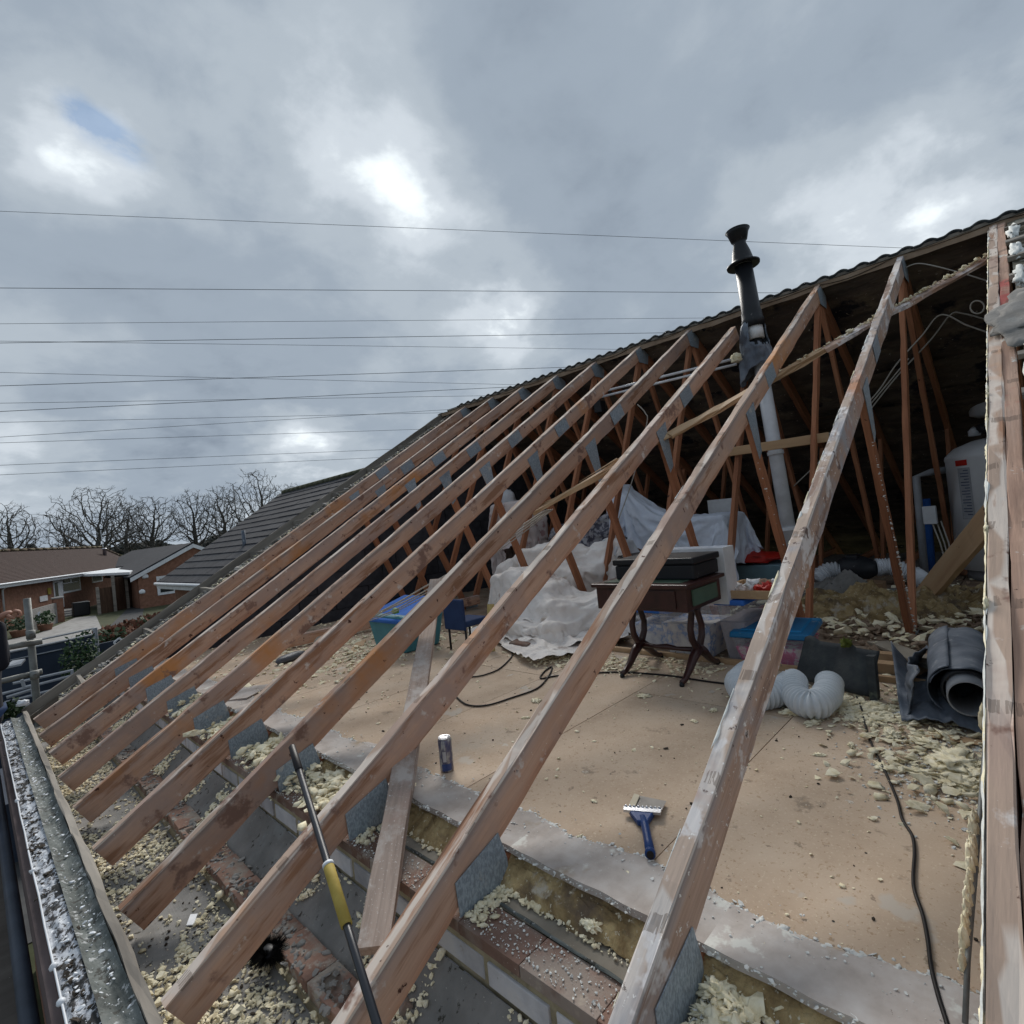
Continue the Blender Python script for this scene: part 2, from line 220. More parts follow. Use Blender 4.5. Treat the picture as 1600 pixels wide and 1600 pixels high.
# ------------------------------------------------------------------ mesh helpers
def link(name, me, m, parent=None, loc=None):
    o = bpy.data.objects.new(name, me); COL.objects.link(o)
    if m is not None and not me.materials: me.materials.append(m)
    if loc is not None: o.location = loc
    if parent is not None:
        o.parent = parent
        if loc is not None or True:
            pw = Vector((0, 0, 0)); q = parent
            while q: pw += q.location; q = q.parent
            o.location = Vector(o.location) - pw
    return o
def mesh(V, F, smooth=False):
    me = bpy.data.meshes.new('m'); me.from_pydata([tuple(v) for v in V], [], [tuple(x) for x in F]); me.update()
    if smooth: me.polygons.foreach_set('use_smooth', [True]*len(me.polygons))
    return me
def tag(o, label, cat, group=None, kind=None):
    if label: o['label'] = label
    if cat: o['category'] = cat
    if group: o['group'] = group
    if kind: o['kind'] = kind
    return o
def thing(name, label, cat, loc=(0, 0, 0), group=None):
    o = bpy.data.objects.new(name, None); COL.objects.link(o); o.location = loc; o.empty_display_size = .1
    return tag(o, label, cat, group)
def struct(o): o['kind'] = 'structure'; return o
def stuff(o): o['kind'] = 'stuff'; return o
class MB:
    def __init__(s): s.V = []; s.F = []
    def add(s, V, F):
        n = len(s.V); s.V += [Vector(v) for v in V]; s.F += [tuple(i+n for i in q) for q in F]; return s
    def box(s, a, b, rot=None, jit=0, c=None):
        V = [Vector((x, y, z)) for z in (a[2], b[2]) for y in (a[1], b[1]) for x in (a[0], b[0])]
        if jit: V = [v+Vector([random.uniform(-jit, jit) for _ in range(3)]) for v in V]
        if rot is not None:
            cc = Vector(c) if c is not None else (Vector(a)+Vector(b))/2
            V = [rot @ (v-cc)+cc for v in V]
        return s.add(V, [(0, 2, 3, 1), (4, 5, 7, 6), (0, 1, 5, 4), (2, 6, 7, 3), (0, 4, 6, 2), (1, 3, 7, 5)])
    def hexa(s, lo, hi):   # two quads
        return s.add(list(lo)+list(hi), [(3, 2, 1, 0), (4, 5, 6, 7)]+[(i, (i+1) % 4, (i+1) % 4+4, i+4) for i in range(4)])
    def tube(s, pts, r, seg=8, caps=True):
        pts = [Vector(p) for p in pts]; rr = r if isinstance(r, (list, tuple)) else [r]*len(pts)
        t0 = (pts[1]-pts[0]).normalized(); a = t0.orthogonal().normalized(); rings = []
        for i, p in enumerate(pts):
            t = (pts[min(i+1, len(pts)-1)]-pts[max(i-1, 0)])
            t = t.normalized() if t.length > 1e-9 else t0
            a = (a-t*a.dot(t)); a = a.normalized() if a.length > 1e-6 else t.orthogonal().normalized(); b = t.cross(a)
            rings.append([p+(a*math.cos(2*math.pi*k/seg)+b*math.sin(2*math.pi*k/seg))*rr[i] for k in range(seg)])
        V = [v for g in rings for v in g]; F = []
        for i in range(len(pts)-1):
            for k in range(seg): F.append((i*seg+k, i*seg+(k+1) % seg, (i+1)*seg+(k+1) % seg, (i+1)*seg+k))
        if caps: F.append(tuple(range(seg-1, -1, -1))); F.append(tuple((len(pts)-1)*seg+k for k in range(seg)))
        return s.add(V, F)
    def grid(s, nu, nv, fn):
        V = [Vector(fn(i/(nu-1), j/(nv-1))) for i in range(nu) for j in range(nv)]
        return s.add(V, [(i*nv+j, (i+1)*nv+j, (i+1)*nv+j+1, i*nv+j+1) for i in range(nu-1) for j in range(nv-1)])
    def build(s, name, m, parent=None, smooth=False, origin=None, bevel=0, solid=0):
        o0 = Vector(origin) if origin is not None else Vector((0, 0, 0))
        if origin is None and s.V:
            o0 = sum(s.V, Vector())/len(s.V)
        me = mesh([v-o0 for v in s.V], s.F, smooth)
        o = link(name, me, m, parent, o0)
        if solid:
            q = o.modifiers.new('s', 'SOLIDIFY'); q.thickness = solid
        if bevel:
            q = o.modifiers.new('b', 'BEVEL'); q.width = bevel; q.segments = 2; q.limit_method = 'ANGLE'
        return o
def nz(v, s=1.0, o=0.0): return noise.noise(Vector(v)*s+Vector((o, o*.7, -o)))
def timber(name, A, B, w, h, m, parent=None, upv=(0, 0, 1), seg=None, jit=.0025, top_at_A=False, c=.003):
    """sawn timber from A to B: local x along it, chamfered arrises, slightly uneven"""
    A = Vector(A); B = Vector(B); X = (B-A); Ln = X.length; X.normalize(); U = Vector(upv); Yv = U.cross(X).normalized(); Z = X.cross(Yv)
    seg = seg or max(2, int(Ln/.09)); hw, hh = w/2, h/2; cs = [(-hw+c, -hh), (hw-c, -hh), (hw, -hh+c), (hw, hh-c), (hw-c, hh), (-hw+c, hh), (-hw, hh-c), (-hw, -hh+c)]
    V = []; F = []; o = random.random()*50
    for i in range(seg+1):
        x = Ln*i/seg
        for k, (y, z) in enumerate(cs):
            q_ = max(0, nz((x*9, k*5.3, 4), 1, o)-.28)*jit*5; j1 = nz((x*4, k*3.1, 0), 1, o)*jit*2-(q_ if y > 0 else -q_); j2 = nz((x*4, k*3.1, 9), 1, o)*jit*2-(q_ if z > 0 else -q_)
            V.append(Vector((x, y+j1, z+j2)))
    for i in range(seg):
        for k in range(8): F.append((i*8+k, i*8+(k+1) % 8, (i+1)*8+(k+1) % 8, (i+1)*8+k))
    F.append(tuple(range(7, -1, -1))); F.append(tuple(seg*8+k for k in range(8)))
    F = [tuple(reversed(q)) for q in F]
    ob = link(name, mesh(V, F), m, parent, A)
    ob.rotation_mode = 'QUATERNION'; ob.rotation_quaternion = Matrix((X, Yv, Z)).transposed().to_quaternion()
    return ob
def crumbs(name, n, posfn, smin, smax, m, flatness=.5, parent=None, power=2.2):
    P = np.array([posfn() for _ in range(n)], float); sz = smin+(smax-smin)*rng.random(n)**power
    g = (1+5**.5)/2; base = np.array([(-1, g, 0), (1, g, 0), (-1, -g, 0), (1, -g, 0), (0, -1, g), (0, 1, g), (0, -1, -g), (0, 1, -g), (g, 0, -1), (g, 0, 1), (-g, 0, -1), (-g, 0, 1)])/1.9
    V = base[None]*(1+.50*(rng.random((n, 12, 1))-.5)*2)+.34*(rng.random((n, 12, 3))-.5)
    V[:, :, 0] *= .65+1.1*rng.random((n, 1))**2; V[:, :, 2] *= flatness*(.45+.95*rng.random((n, 1)))
    a = rng.random(n)*6.28; t = (rng.random(n)-.5)*1.3; ca, sa = np.cos(a), np.sin(a); ct, st = np.cos(t), np.sin(t)
    x, y, z = V[:, :, 0], V[:, :, 1], V[:, :, 2]; y, z = y*ct[:, None]-z*st[:, None], y*st[:, None]+z*ct[:, None]
    x, y = x*ca[:, None]-y*sa[:, None], x*sa[:, None]+y*ca[:, None]
    V = np.stack([x, y, z], 2)*sz[:, None, None]*.5
    V[:, :, 2] += (sz*.25*flatness)[:, None]; V += P[:, None]
    f0 = np.array([(0, 11, 5), (0, 5, 1), (0, 1, 7), (0, 7, 10), (0, 10, 11), (1, 5, 9), (5, 11, 4), (11, 10, 2), (10, 7, 6), (7, 1, 8), (3, 9, 4), (3, 4, 2), (3, 2, 6), (3, 6, 8), (3, 8, 9), (4, 9, 5), (2, 4, 11), (6, 2, 10), (8, 6, 7), (9, 8, 1)])
    F = (f0[None]+(np.arange(n)*12)[:, None, None]).reshape(-1, 3); V = V.reshape(-1, 3)
    me = bpy.data.meshes.new('m'); me.vertices.add(len(V)); me.vertices.foreach_set('co', V.ravel())
    me.loops.add(F.size); me.loops.foreach_set('vertex_index', F.ravel()); me.polygons.add(len(F)); me.polygons.foreach_set('loop_start', np.arange(0, F.size, 3))
    me.update(calc_edges=True); me.validate(); me.polygons.foreach_set('use_smooth', (rng.random(n) < .35).repeat(20))
    return stuff(link(name, me, m, parent))
def lump(name, c, sx, sy, sz, m, parent=None, seed=None, sub=3, rough=.35, rotz=0, fr=2.2):
    """irregular solid lump resting on z=c.z"""
    seed = random.random()*99 if seed is None else seed
    bm = bmesh.new(); bmesh.ops.create_icosphere(bm, subdivisions=sub, radius=1)
    rz = Matrix.Rotation(rotz, 3, 'Z')
    for v in bm.verts:
        p = v.co.copy(); k = 1+rough*noise.noise(p*fr+Vector((seed, 0, 0)))*1.6+rough*.5*noise.noise(p*fr*3+Vector((0, seed, 0)))
        p = p*k; v.co = rz @ Vector((p.x*sx, p.y*sy, max(p.z, -.55)*sz+.5*sz))
    me = bpy.data.meshes.new('m'); bm.to_mesh(me); bm.free()
    me.polygons.foreach_set('use_smooth', [True]*len(me.polygons)); return link(name, me, m, parent, c)
def lathe(mb, prof, A, B, seg=24):
    """profile [(t along A->B in metres, r)]"""
    A = Vector(A); d = (Vector(B)-A).normalized(); a = d.orthogonal().normalized(); b = d.cross(a); n = len(prof)
    V = [A+d*t+(a*math.cos(6.28318*k/seg)+b*math.sin(6.28318*k/seg))*max(r, .0005) for t, r in prof for k in range(seg)]
    F = [(i*seg+k, i*seg+(k+1) % seg, (i+1)*seg+(k+1) % seg, (i+1)*seg+k) for i in range(n-1) for k in range(seg)]
    F.append(tuple(range(seg-1, -1, -1))); F.append(tuple((n-1)*seg+k for k in range(seg))); return mb.add(V, F)
# ---- the dust sheets: real cloth let fall over blocks the size of the furniture beneath (blocks removed afterwards)
F0Z = -.965
SHEETS = [  # name, material, (cx, cy, z), size x, size y, n, turn, extra cloth, blocks, label, category
 ('dust_sheet', sheetm, (5.60, 3.12, .45), 1.4, 2.1, 78, .15, -.06, [((5.35, 3.46, F0Z), (5.60, 3.60, .26)), ((5.4, 3.0, F0Z), (5.9, 3.40, -.16)), ((5.4, 2.80, F0Z), (5.7, 3.0, -.42))], 'pale blue dust sheet draped high over furniture in the middle of the loft', 'dust sheet'),
 ('dust_sheet', sheetm, (5.75, 2.62, .0), 1.35, 1.25, 60, -.1, -.04, [((5.5, 2.36, F0Z), (6.05, 2.86, -.20))], 'pale blue dust sheet over a low box beside the white flue pipe', 'dust sheet'),
 ('dust_sheet', beige, (3.40, 3.02, -.25), 1.15, 1.55, 100, .25, -.2, [((3.3, 3.25, F0Z), (3.7, 3.55, -.50)), ((3.28, 2.98, F0Z), (3.62, 3.26, -.62)), ((3.2, 2.72, F0Z), (3.5, 2.95, -.73)), ((3.02, 2.98, F0Z), (3.2, 3.12, -.84)), ((3.5, 2.5, F0Z), (3.75, 2.68, -.70))], 'beige dust sheet heaped low on the boards left of the table', 'dust sheet'),
 ('dust_sheet', beige, (3.10, 2.86, -.45), .60, 1.0, 80, -.35, -.3, [((3.05, 2.62, F0Z), (3.2, 2.74, -.84))], 'front fold of beige sheeting spilling onto the chipboard', 'dust sheet'),
 ('dust_sheet', beige, (4.3, 3.72, -.05), 1.4, 1.5, 80, .5, -.2, [((4.05, 3.45, F0Z), (4.5, 3.9, -.34)), ((4.0, 3.95, F0Z), (4.3, 4.2, -.5)), ((3.95, 3.15, F0Z), (4.25, 3.4, -.55))], 'beige sheet over bulky furniture behind the heaped sheet', 'dust sheet'),
 ('blanket', mottled, (5.3, 4.0, .0), 1.2, 1.3, 50, .2, -.08, [((5.1, 3.8, F0Z), (5.5, 4.3, -.16))], 'grey patterned blanket draped at the back of the loft', 'blanket'),
 ('dust_sheet', pinkish, (4.9, 4.72, .42), 1.5, 1.6, 60, .4, -.1, [((4.7, 4.5, F0Z), (5.1, 4.95, .20)), ((4.55, 4.3, F0Z), (4.75, 4.6, -.15))], 'faded pink sheet over tall furniture at the far end', 'dust sheet'),
 ('towel', whitepl, (4.62, 3.12, -.15), .5, .75, 44, .1, -.1, [((4.5, 3.0, F0Z), (4.75, 3.25, -.34))], 'white towel folded over the turquoise basket', 'towel')]
def simulate():
    tmp = []; cl = []
    def blk(a, b):
        mb = MB().box(a, b); o = bpy.data.objects.new('block', mesh(mb.V, mb.F)); COL.objects.link(o); o.modifiers.new('c', 'COLLISION'); o.collision.thickness_outer = .015; o.collision.cloth_friction = 20; tmp.append(o)
    blk((1, 1, F0Z-.25), (8, 7, F0Z))
    for (nm, m_, c, sx, sy, n, turn, grow_, blocks, lab, cat_) in SHEETS:
        for a, b in blocks: blk(a, b)
        V = []; ny = max(8, int(n*sy/max(sx, sy))); nx = max(8, int(n*sx/max(sx, sy)))
        for i in range(nx):
            for j in range(ny):
                x = (i/(nx-1)-.5)*sx; y = (j/(ny-1)-.5)*sy
                x *= 1+.10*nz((y*4, c[1], 1)); y *= 1+.10*nz((x*4, c[0], 2)); V.append((c[0]+x*math.cos(turn)-y*math.sin(turn), c[1]+x*math.sin(turn)+y*math.cos(turn), c[2]+.06*nz((x*5, y*5, c[0]))+.02*nz((x*17, y*17, c[1]))))
        F = [(i*ny+j, (i+1)*ny+j, (i+1)*ny+j+1, i*ny+j+1) for i in range(nx-1) for j in range(ny-1)]
        o = bpy.data.objects.new('cloth', mesh(V, F, True)); COL.objects.link(o); md = o.modifiers.new('cl', 'CLOTH'); st = md.settings
        st.quality = 5; st.mass = .25; st.tension_stiffness = 12; st.compression_stiffness = 12; st.bending_stiffness = .03; st.shrink_min = grow_
        md.collision_settings.distance_min = .012; md.collision_settings.use_self_collision = False; md.point_cache.frame_end = 60; cl.append(o)
    for fr in range(1, 42): S.frame_set(fr)
    dg = bpy.context.evaluated_depsgraph_get(); out = []
    for o, sp in zip(cl, SHEETS):
        m2 = bpy.data.meshes.new_from_object(o.evaluated_get(dg))
        amp = .034 if sp[1] == beige else .014                # crumples finer than the simulated folds
        for v, nr_ in zip(m2.vertices, [Vector(q.vector) for q in m2.vertex_normals]):
            p = v.co; w1 = p+Vector((nz(p, 2.3, 4), nz(p, 2.3, 9), nz(p, 2.3, 14)))*.22
            r1 = max(0, 1-abs(nz(w1, 2.8, sp[2][0]))*2.6)**2; r2 = max(0, 1-abs(nz(w1, 6.5, 3))*2.4)**2; n_ = nr_ if nr_.z > -.2 else -nr_
            v.co = p+n_*(amp*r1+amp*.40*r2)+Vector((0, 0, amp*.3*r1))
        m2.materials.clear(); m2.materials.append(sp[1]); out.append((m2, sp[0], sp[1], sp[9], sp[10]))
    for o in cl+tmp: bpy.data.objects.remove(o)
    S.frame_set(1); return out
SIMMED = simulate()
# ------------------------------------------------------------------ dimensions of the house being re-roofed
TAN = .5925; XE, ZE = .3038, -1.218; XR, ZR = 5.3934, 1.7975; COS = 1/math.sqrt(1+TAN*TAN); SIN = TAN*COS
YR = lambda i: .0252+.6*(i-1)
zroof = lambda x: ZE+(x-XE)*TAN if x < XR else ZR-(x-XR)*TAN
SL = Vector((COS, 0, SIN)); NF = Vector((-SIN, 0, COS)); SB = Vector((COS, 0, -SIN)); NB = Vector((SIN, 0, COS))
XB = 2*XR-XE; FLZ = -.965
# ---- trusses
def plate(parent, pts, y, m=galv, t=.0025, name='nail_plate'):
    mb = MB(); lo = [Vector((p[0], y+t/2, p[1])) for p in pts]; hi = [Vector((p[0], y-t/2, p[1])) for p in pts]
    n = len(pts); mb.add(lo+hi, [tuple(range(n)), tuple(range(2*n-1, n-1, -1))]+[(i, i+n, (i+1) % n+n, (i+1) % n) for i in range(n)])
    return mb.build(name, m, parent)
def along(x, d): p = Vector((x, 0, zroof(x))) - NF*d; return (p.x, p.z)
R1A, R1B = .104, .066                 # the doubled truss stands slightly off its grid line
LAB = {1: 'doubled roof truss at the right edge, crusted with white foam along its side',
       2: 'nearest whole roof truss, its rafter greyed with plaster, left of the doubled one',
       3: 'roof truss whose rafter passes just right of the flue and behind the yellow-banded pole',
       4: 'roof truss whose rafter is cut short just left of the black flue',
       5: 'roof truss next left of the one cut short at the flue',
       6: 'roof truss over the drinks can end of the floor, sixth from the right edge',
       7: 'roof truss crossing the navy chair and blue lidded tub, seventh from the right',
       8: 'roof truss eighth from the right edge, in the middle of the far run',
       9: 'roof truss third from the far gable verge', 10: 'roof truss second from the far gable verge', 11: 'roof truss nearest the far gable verge, loose rubble beyond it'}
for i in range(1, 12):
    y = YR(i); T = thing('roof_truss', LAB[i], 'roof truss', (XE, y, ZE), 'bare roof trusses of the stripped roof')
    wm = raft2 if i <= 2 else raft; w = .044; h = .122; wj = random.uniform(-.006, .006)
    xt = 4.955 if i == 4 else XR-.004
    a = Vector((XE-random.uniform(0, .012), y, 0)); a.z = zroof(a.x); b = Vector((xt, y, zroof(xt)))
    off = NF*(h/2)
    if i == 1: a.y = R1A; b.y = R1B
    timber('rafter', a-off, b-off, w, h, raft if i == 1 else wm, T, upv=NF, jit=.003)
    if i == 1:
        timber('rafter', a-off+Vector((0, -.047, -.004)), b-off+Vector((0, -.044, -.004)), w, h, red2, T, upv=NF, jit=.003)
    if i == 2: pass
    c = Vector((XR+.004, y, ZR-.002)); d = Vector((XB, y, zroof(XB)))
    timber('rafter', c-NB*(h/2), d-NB*(h/2), w, h, web, T, upv=NB)
    timber('ceiling_tie', (.90, y, -1.024), (XB-.6, y, -1.024), .038, .078, web, T)
    n1, n2 = 4.08, 2*XR-4.08; py = y+.003
    for P, Q in (((3.40, zroof(3.40)-.13), (n1-.05, -.99)), ((XR-.03, ZR-.17), (n1+.03, -.99)), ((XR+.05, ZR-.17), (n2-.03, -.99)), ((2*XR-3.40, zroof(3.40)-.13), (n2+.05, -.99))):
        timber('web_member', (P[0], py, P[1]), (Q[0], py, Q[1]), .036, .068, web, T, upv=(1, 0, 0))
    fy = y-w/2-.0035
    if i > 1:
        s0 = 3.70+random.uniform(-.03, .03)
        plate(T, [along(s0, .010), along(s0+.17, .010), along(s0+.17, .115), along(s0, .115)], fy)
        plate(T, [along(3.28, .060), along(3.42, .060), (3.50, .27), (3.45, .22), along(3.28, .118)], fy)
        plate(T, [(.862, -.955), (1.03, -.90), (1.055, -.985), (1.055, -1.045), (.868, -1.052)], fy)
        if i != 4: plate(T, [(XR-.14, ZR-.085), (XR, ZR-.02), (XR+.13, ZR-.09), (XR+.10, ZR-.20), (XR-.08, ZR-.20)], fy)
        plate(T, [(n1-.09, -1.05), (n1+.09, -1.05), (n1+.09, -.94), (n1-.09, -.94)], fy)
# ---- longitudinal brace nailed under the rafters, splintered
br = thing('diagonal_brace', 'splintered diagonal brace nailed under the rafters from the upper right', 'brace', (4.2, 1.17, .95), None)
P = [Vector((5.32, .0, 1.60)), Vector((2.72, 2.47, .06))]
d = (P[1]-P[0]); q1, q2, q3 = P[0]+d*.40, P[0]+d*.72, P[0]+d
timber('bar', P[0]-Vector((0, 0, .02)), q1-Vector((0, 0, .02)), .075, .024, newood, br, upv=NF, jit=.006)
br.children[0].data.materials[0] = raft2
timber('bar', q1-Vector((0, 0, .02)), q2-Vector((0, 0, .02)), .072, .024, newood, br, upv=NF, jit=.008)
timber('bar', q2-Vector((0, 0, .02)), q3-Vector((0, 0, .02)), .05, .022, newood, br, upv=NF, jit=.012)
for k in range(9):
    t = .72+.28*random.random(); s = P[0]+d*t+Vector((random.uniform(-.03, .03), 0, random.uniform(-.02, .02)))
    mb = MB(); mb.tube([s, s+d.normalized()*random.uniform(.15, .4)+Vector((random.uniform(-.02, .02),)*3)], [.006, .001], 5); mb.build('splinter', newood, br)
crumbs('foam_crust', 260, lambda: (lambda t: (P[0]+d*t+Vector((random.uniform(-.02, .02), random.uniform(-.02, .02), .004))))(random.choice((random.uniform(.02, .55), random.uniform(.02, .35)))), .008, .035, foam, .6, br)
# long leaning plank standing in the eaves
pq0, pq1 = ony(584, 1485, 1.345), ony(700, 800, 3.95)
pl = timber('leaning_plank', pq0, pq0.lerp(pq1, .60), .030, .086, mat('dusty_plank_wood', [(.3, (.22, .165, .135)), (.6, (.34, .275, .235)), (.8, (.43, .37, .34))], 8, (.15, 1, 1), .9, .3, 40, grain=True,
            spots=[(120, .60, .10, (.56, .53, .50)), (6, .50, .12, (.40, .36, .33)), (4, .6, .1, (.28, .2, .17))]), None, upv=(.72, -.69, 0))
tag(pl, 'long plaster-spattered plank leaning up between the rafters behind the black pole', 'plank')
# ---- noggins in the middle distance
o = timber('noggin_board', (4.66, 1.93, .40), (4.80, 1.13, .40), .022, .075, newood, None, jit=.001); tag(o, 'short new pine board fixed across two webs in front of the white flue pipe', 'board')
o = timber('loose_board', (5.05, .72, -.95), (3.95, .02, -.02), .04, .155, newood, None, upv=(0, 0, 1)); tag(o, 'wide orange-brown board slanting up in front of the water cylinder', 'board')
# ---- floor panels
fl = struct(thing('loft_floor', None, None, (1.07, 0, FLZ)))
def panel(x0, x1, y0, y1, m=chip, z=FLZ, th=.018, name='floor_panel', jit=.0015, parent=fl):
    return MB().box((x0+.0022, y0+.0022, z-th), (x1-.0022, y1-.0022, z), jit=jit*.5).build(name, m, parent)
edge = 1.07
for k, (y0, y1) in enumerate(((-.6, .83), (.83, 1.59), (1.59, 2.22), (2.22, 2.85), (2.85, 3.45), (3.45, 4.05), (4.05, 4.65), (4.65, 5.25), (5.25, 6.0))):
    xs = (edge+.01, 3.06) if k % 2 == 0 else (edge+.01, 1.95 if k > 3 else 2.42, 3.06)
    for a_, b_ in zip(xs[:-1], xs[1:]): panel(a_, b_, y0, y1)
scr = MB()
for y_ in (-.02, .40, .81, .85, 1.2, 1.57, 1.61, 2.2, 2.24, 2.83, 2.87):
    for k in range(7):
        c_ = Vector((1.32+k*.29+random.uniform(-.02, .02), y_+random.uniform(-.006, .006), FLZ+.0006)); scr.add([c_+Vector((.0035*math.cos(a_), .0035*math.sin(a_), 0)) for a_ in [q*1.047 for q in range(6)]], [tuple(range(6))])
stuff(scr.build('screw_heads', flat('screw_black', (.03, .028, .025), .6), fl))
# plaster dusted border strip, ragged inner edge, one per panel, 4 mm proud
for k in range(11):
    y0, y1 = -.6+k*.6, -.6+(k+1)*.6; s0 = random.random()*9
    mb = MB(); n = 26
    V = []; F = []
    for j in range(n+1):
        yy = y0+(y1-y0)*j/n; xo = edge+.155+.05*nz((yy*3, 1, 0), 1)+.02*nz((yy*17, 0, 0), 1)
        if k in (3, 4): xo += .05*max(0, nz((yy*2, 7, 0), 1))
        xi = edge+.006*nz((yy*12, 3, 1), 1)
        V += [(xi, yy, FLZ-.016), (xi, yy, FLZ+.004), (xo, yy, FLZ+.0045+.003*nz((yy*30, 0, 0))), (xo+.012, yy, FLZ+.0006)]
    for j in range(n):
        for c_ in range(3): F.append((j*4+c_, j*4+c_+1, j*4+4+c_+1, j*4+4+c_))
    mb.add(V, F).build('floor_edge_strip', chipedge, fl)
def strip_edge():
    yy = U_(-.3, 4.5); return (edge+.160+.05*nz((yy*3, 1, 0), 1)+.02*nz((yy*17, 0, 0), 1)+random.gauss(0, .006), yy, FLZ+.001)
U_ = random.uniform
crumbs('foam_ridge', 2600, strip_edge, .003, .016, foamw, .35, fl, power=2.6)
crumbs('foam_ridge', 1500, lambda: (lambda yy: (edge+.006*nz((yy*12, 3, 1), 1)+random.gauss(0, .003), yy, FLZ-.004+U_(-.008, .006)))(U_(-.3, 5)), .003, .013, foamw, .5, fl, power=2.6)
# old boards beyond the chipboard
for k in range(22):
    x0 = 3.075+k*.165; 
    for y0, y1 in ((-1.2, .55), (.55, 2.6), (2.6, 6.05)):
        if 3.9 < x0 < 5.6 and y1 < 1: continue
        MB().box((x0, y0+.004, FLZ-.03), (x0+.16, y1-.004, FLZ-.004+random.uniform(-.004, .006)), jit=.002).build('floor_board', oldboard, fl)
MB().box((3.062, -.1, FLZ-.02), (3.085, 2.55, FLZ+.030), jit=.003).build('floor_batten', newood, fl)
MB().box((3.40, -.2, FLZ), (3.46, .75, FLZ+.05), jit=.003).build('floor_batten', newood, fl)
MB().box((3.22, -.2, FLZ), (3.28, .80, FLZ+.045), jit=.003).build('floor_batten', newood, fl)
struct(tag(MB().box((1.2, -1.5, -1.12), (XB-.8, 6.05, -1.068)).build('ceiling', greyfill), None, None))
# ---- eaves: soffit, walls, ledge
so = struct(tag(MB().grid(40, 60, lambda u, v: (.285+u*.36, -.6+v*6.9, -1.352+.004*nz((u*9, v*60, 0)))).build('soffit_board', greyfill, None), None, None))
cav = struct(tag(MB().grid(14, 60, lambda u, v: (.63+u*.225, -.6+v*6.8, -1.335+u**1.6*.155+.010*nz((u*3, v*30, 0))+.006*nz((u*9, v*120, 4)))).build('cavity_slab', greyfill, None, True), None, None))
ow = thing('outer_brick_wall', 'broken open top course of red frogged bricks along the eaves cavity', 'wall', (.58, 3, -1.35))
def brick_mesh(L_=.215, W_=.1, H_=.065, frog=True):
    V = []; F = []
    for z in (0, H_):
        V += [(-W_/2, -L_/2, z), (W_/2, -L_/2, z), (W_/2, L_/2, z), (-W_/2, L_/2, z)]
    F = [(3, 2, 1, 0)]+[(i, (i+1) % 4, (i+1) % 4+4, i+4) for i in range(4)]
    if frog:
        i0 = len(V); a, b = W_/2-.018, L_/2-.022
        V += [(-a, -b, H_), (a, -b, H_), (a, b, H_), (-a, b, H_)]; a -= .008; b -= .01
        V += [(-a, -b, H_-.018), (a, -b, H_-.018), (a, b, H_-.018), (-a, b, H_-.018)]
        F += [(4+i, 4+(i+1) % 4, i0+(i+1) % 4, i0+i) for i in range(4)]+[(i0+i, i0+(i+1) % 4, i0+4+(i+1) % 4, i0+4+i) for i in range(4)]+[(i0+4, i0+5, i0+6, i0+7)]
    else: F.append((4, 5, 6, 7))
    return mesh(V, F)
bm_frog = brick_mesh(); bm_frog.materials.append(dbrick); bm_plain = brick_mesh(.221, .1, .065, False); bm_plain.materials.append(dbrick)
bm_top = brick_mesh(.2235, .105, .032, False); bm_top.materials.append(brickm)
bm_wh = brick_mesh(.206, .10, .060, False); bm_wh.materials.append(whbrick)
def put(me, name, par, loc, rz=0, rx=0, bev=.003):
    o = link(name, me, None, par, loc); o.rotation_euler = (rx, 0, rz); q = o.modifiers.new('b', 'BEVEL'); q.width = bev; q.segments = 2; return o
for k in range(30):
    y = -.5+k*.226
    o = put(bm_frog if k in (8, 9, 12, 15) else bm_plain, 'brick', ow, (.668+random.uniform(-.003, .003), y, -1.352+random.uniform(-.005, .004)), random.uniform(-.02, .02), random.uniform(-.01, .01))
o = MB().box((.612, -.6, -1.37), (.722, 6.1, -1.322)).build('mortar_bed', mortar, ow)
crumbs('mortar_dust', 2600, lambda: (random.gauss(.665, .03), random.uniform(-.4, 6), -1.288), .003, .028, greyfill, .4, ow, power=2.5)
iw = thing('inner_wall', 'inner wall head with a red brick course above white-stained bricks', 'wall', (.9, 3, -1.35))
MB().box((.866, -.6, -1.6), (.96, 6.1, -1.0835)).build('mortar_joints', mortar, iw)
for k in range(30):
    y = -.5+k*.226
    put(bm_top, 'brick', iw, (.907, y, -1.082+random.uniform(-.001, .001)), random.uniform(-.004, .004), bev=.0015)
    put(bm_wh, 'white_brick', iw, (.9105+random.uniform(-.003, .003), y-.09, -1.170), random.uniform(-.01, .01))
    put(bm_wh, 'white_brick', iw, (.9105, y+.02, -1.25), 0)
ledge = struct(tag(MB().grid(6, 50, lambda u, v: (.962+u*.13, -.6+v*6.8, -1.0515+.003*nz((u*2, v*40, 3)))).build('wall_head_board', plank, None), None, None))
lf = MB().grid(5, 260, lambda u, v: (.958+.006*math.sin(v*30)+u*.010, -.4+v*6.4, -1.047+.006*abs(nz((u*6, v*90, 0)))+.004*math.sin(u*3.14))).build('torn_felt_edge', feltg, None, True)
tag(lf, 'thin crumpled strip of torn grey felt along the brick ledge', 'felt strip')
ins = MB()
def fins(u, v):
    x = 1.012+u*.085; z = -1.05+u**.8*.068; y = -.4+v*6.4
    k = .016*nz((x*30, y*14, 0))+.010*nz((x*60, y*40, 3)); return (x+k*.8, y, z+k)
ins.grid(22, 520, fins); stuff(tag(ins.build('mineral_wool', insul, None, True), None, None))
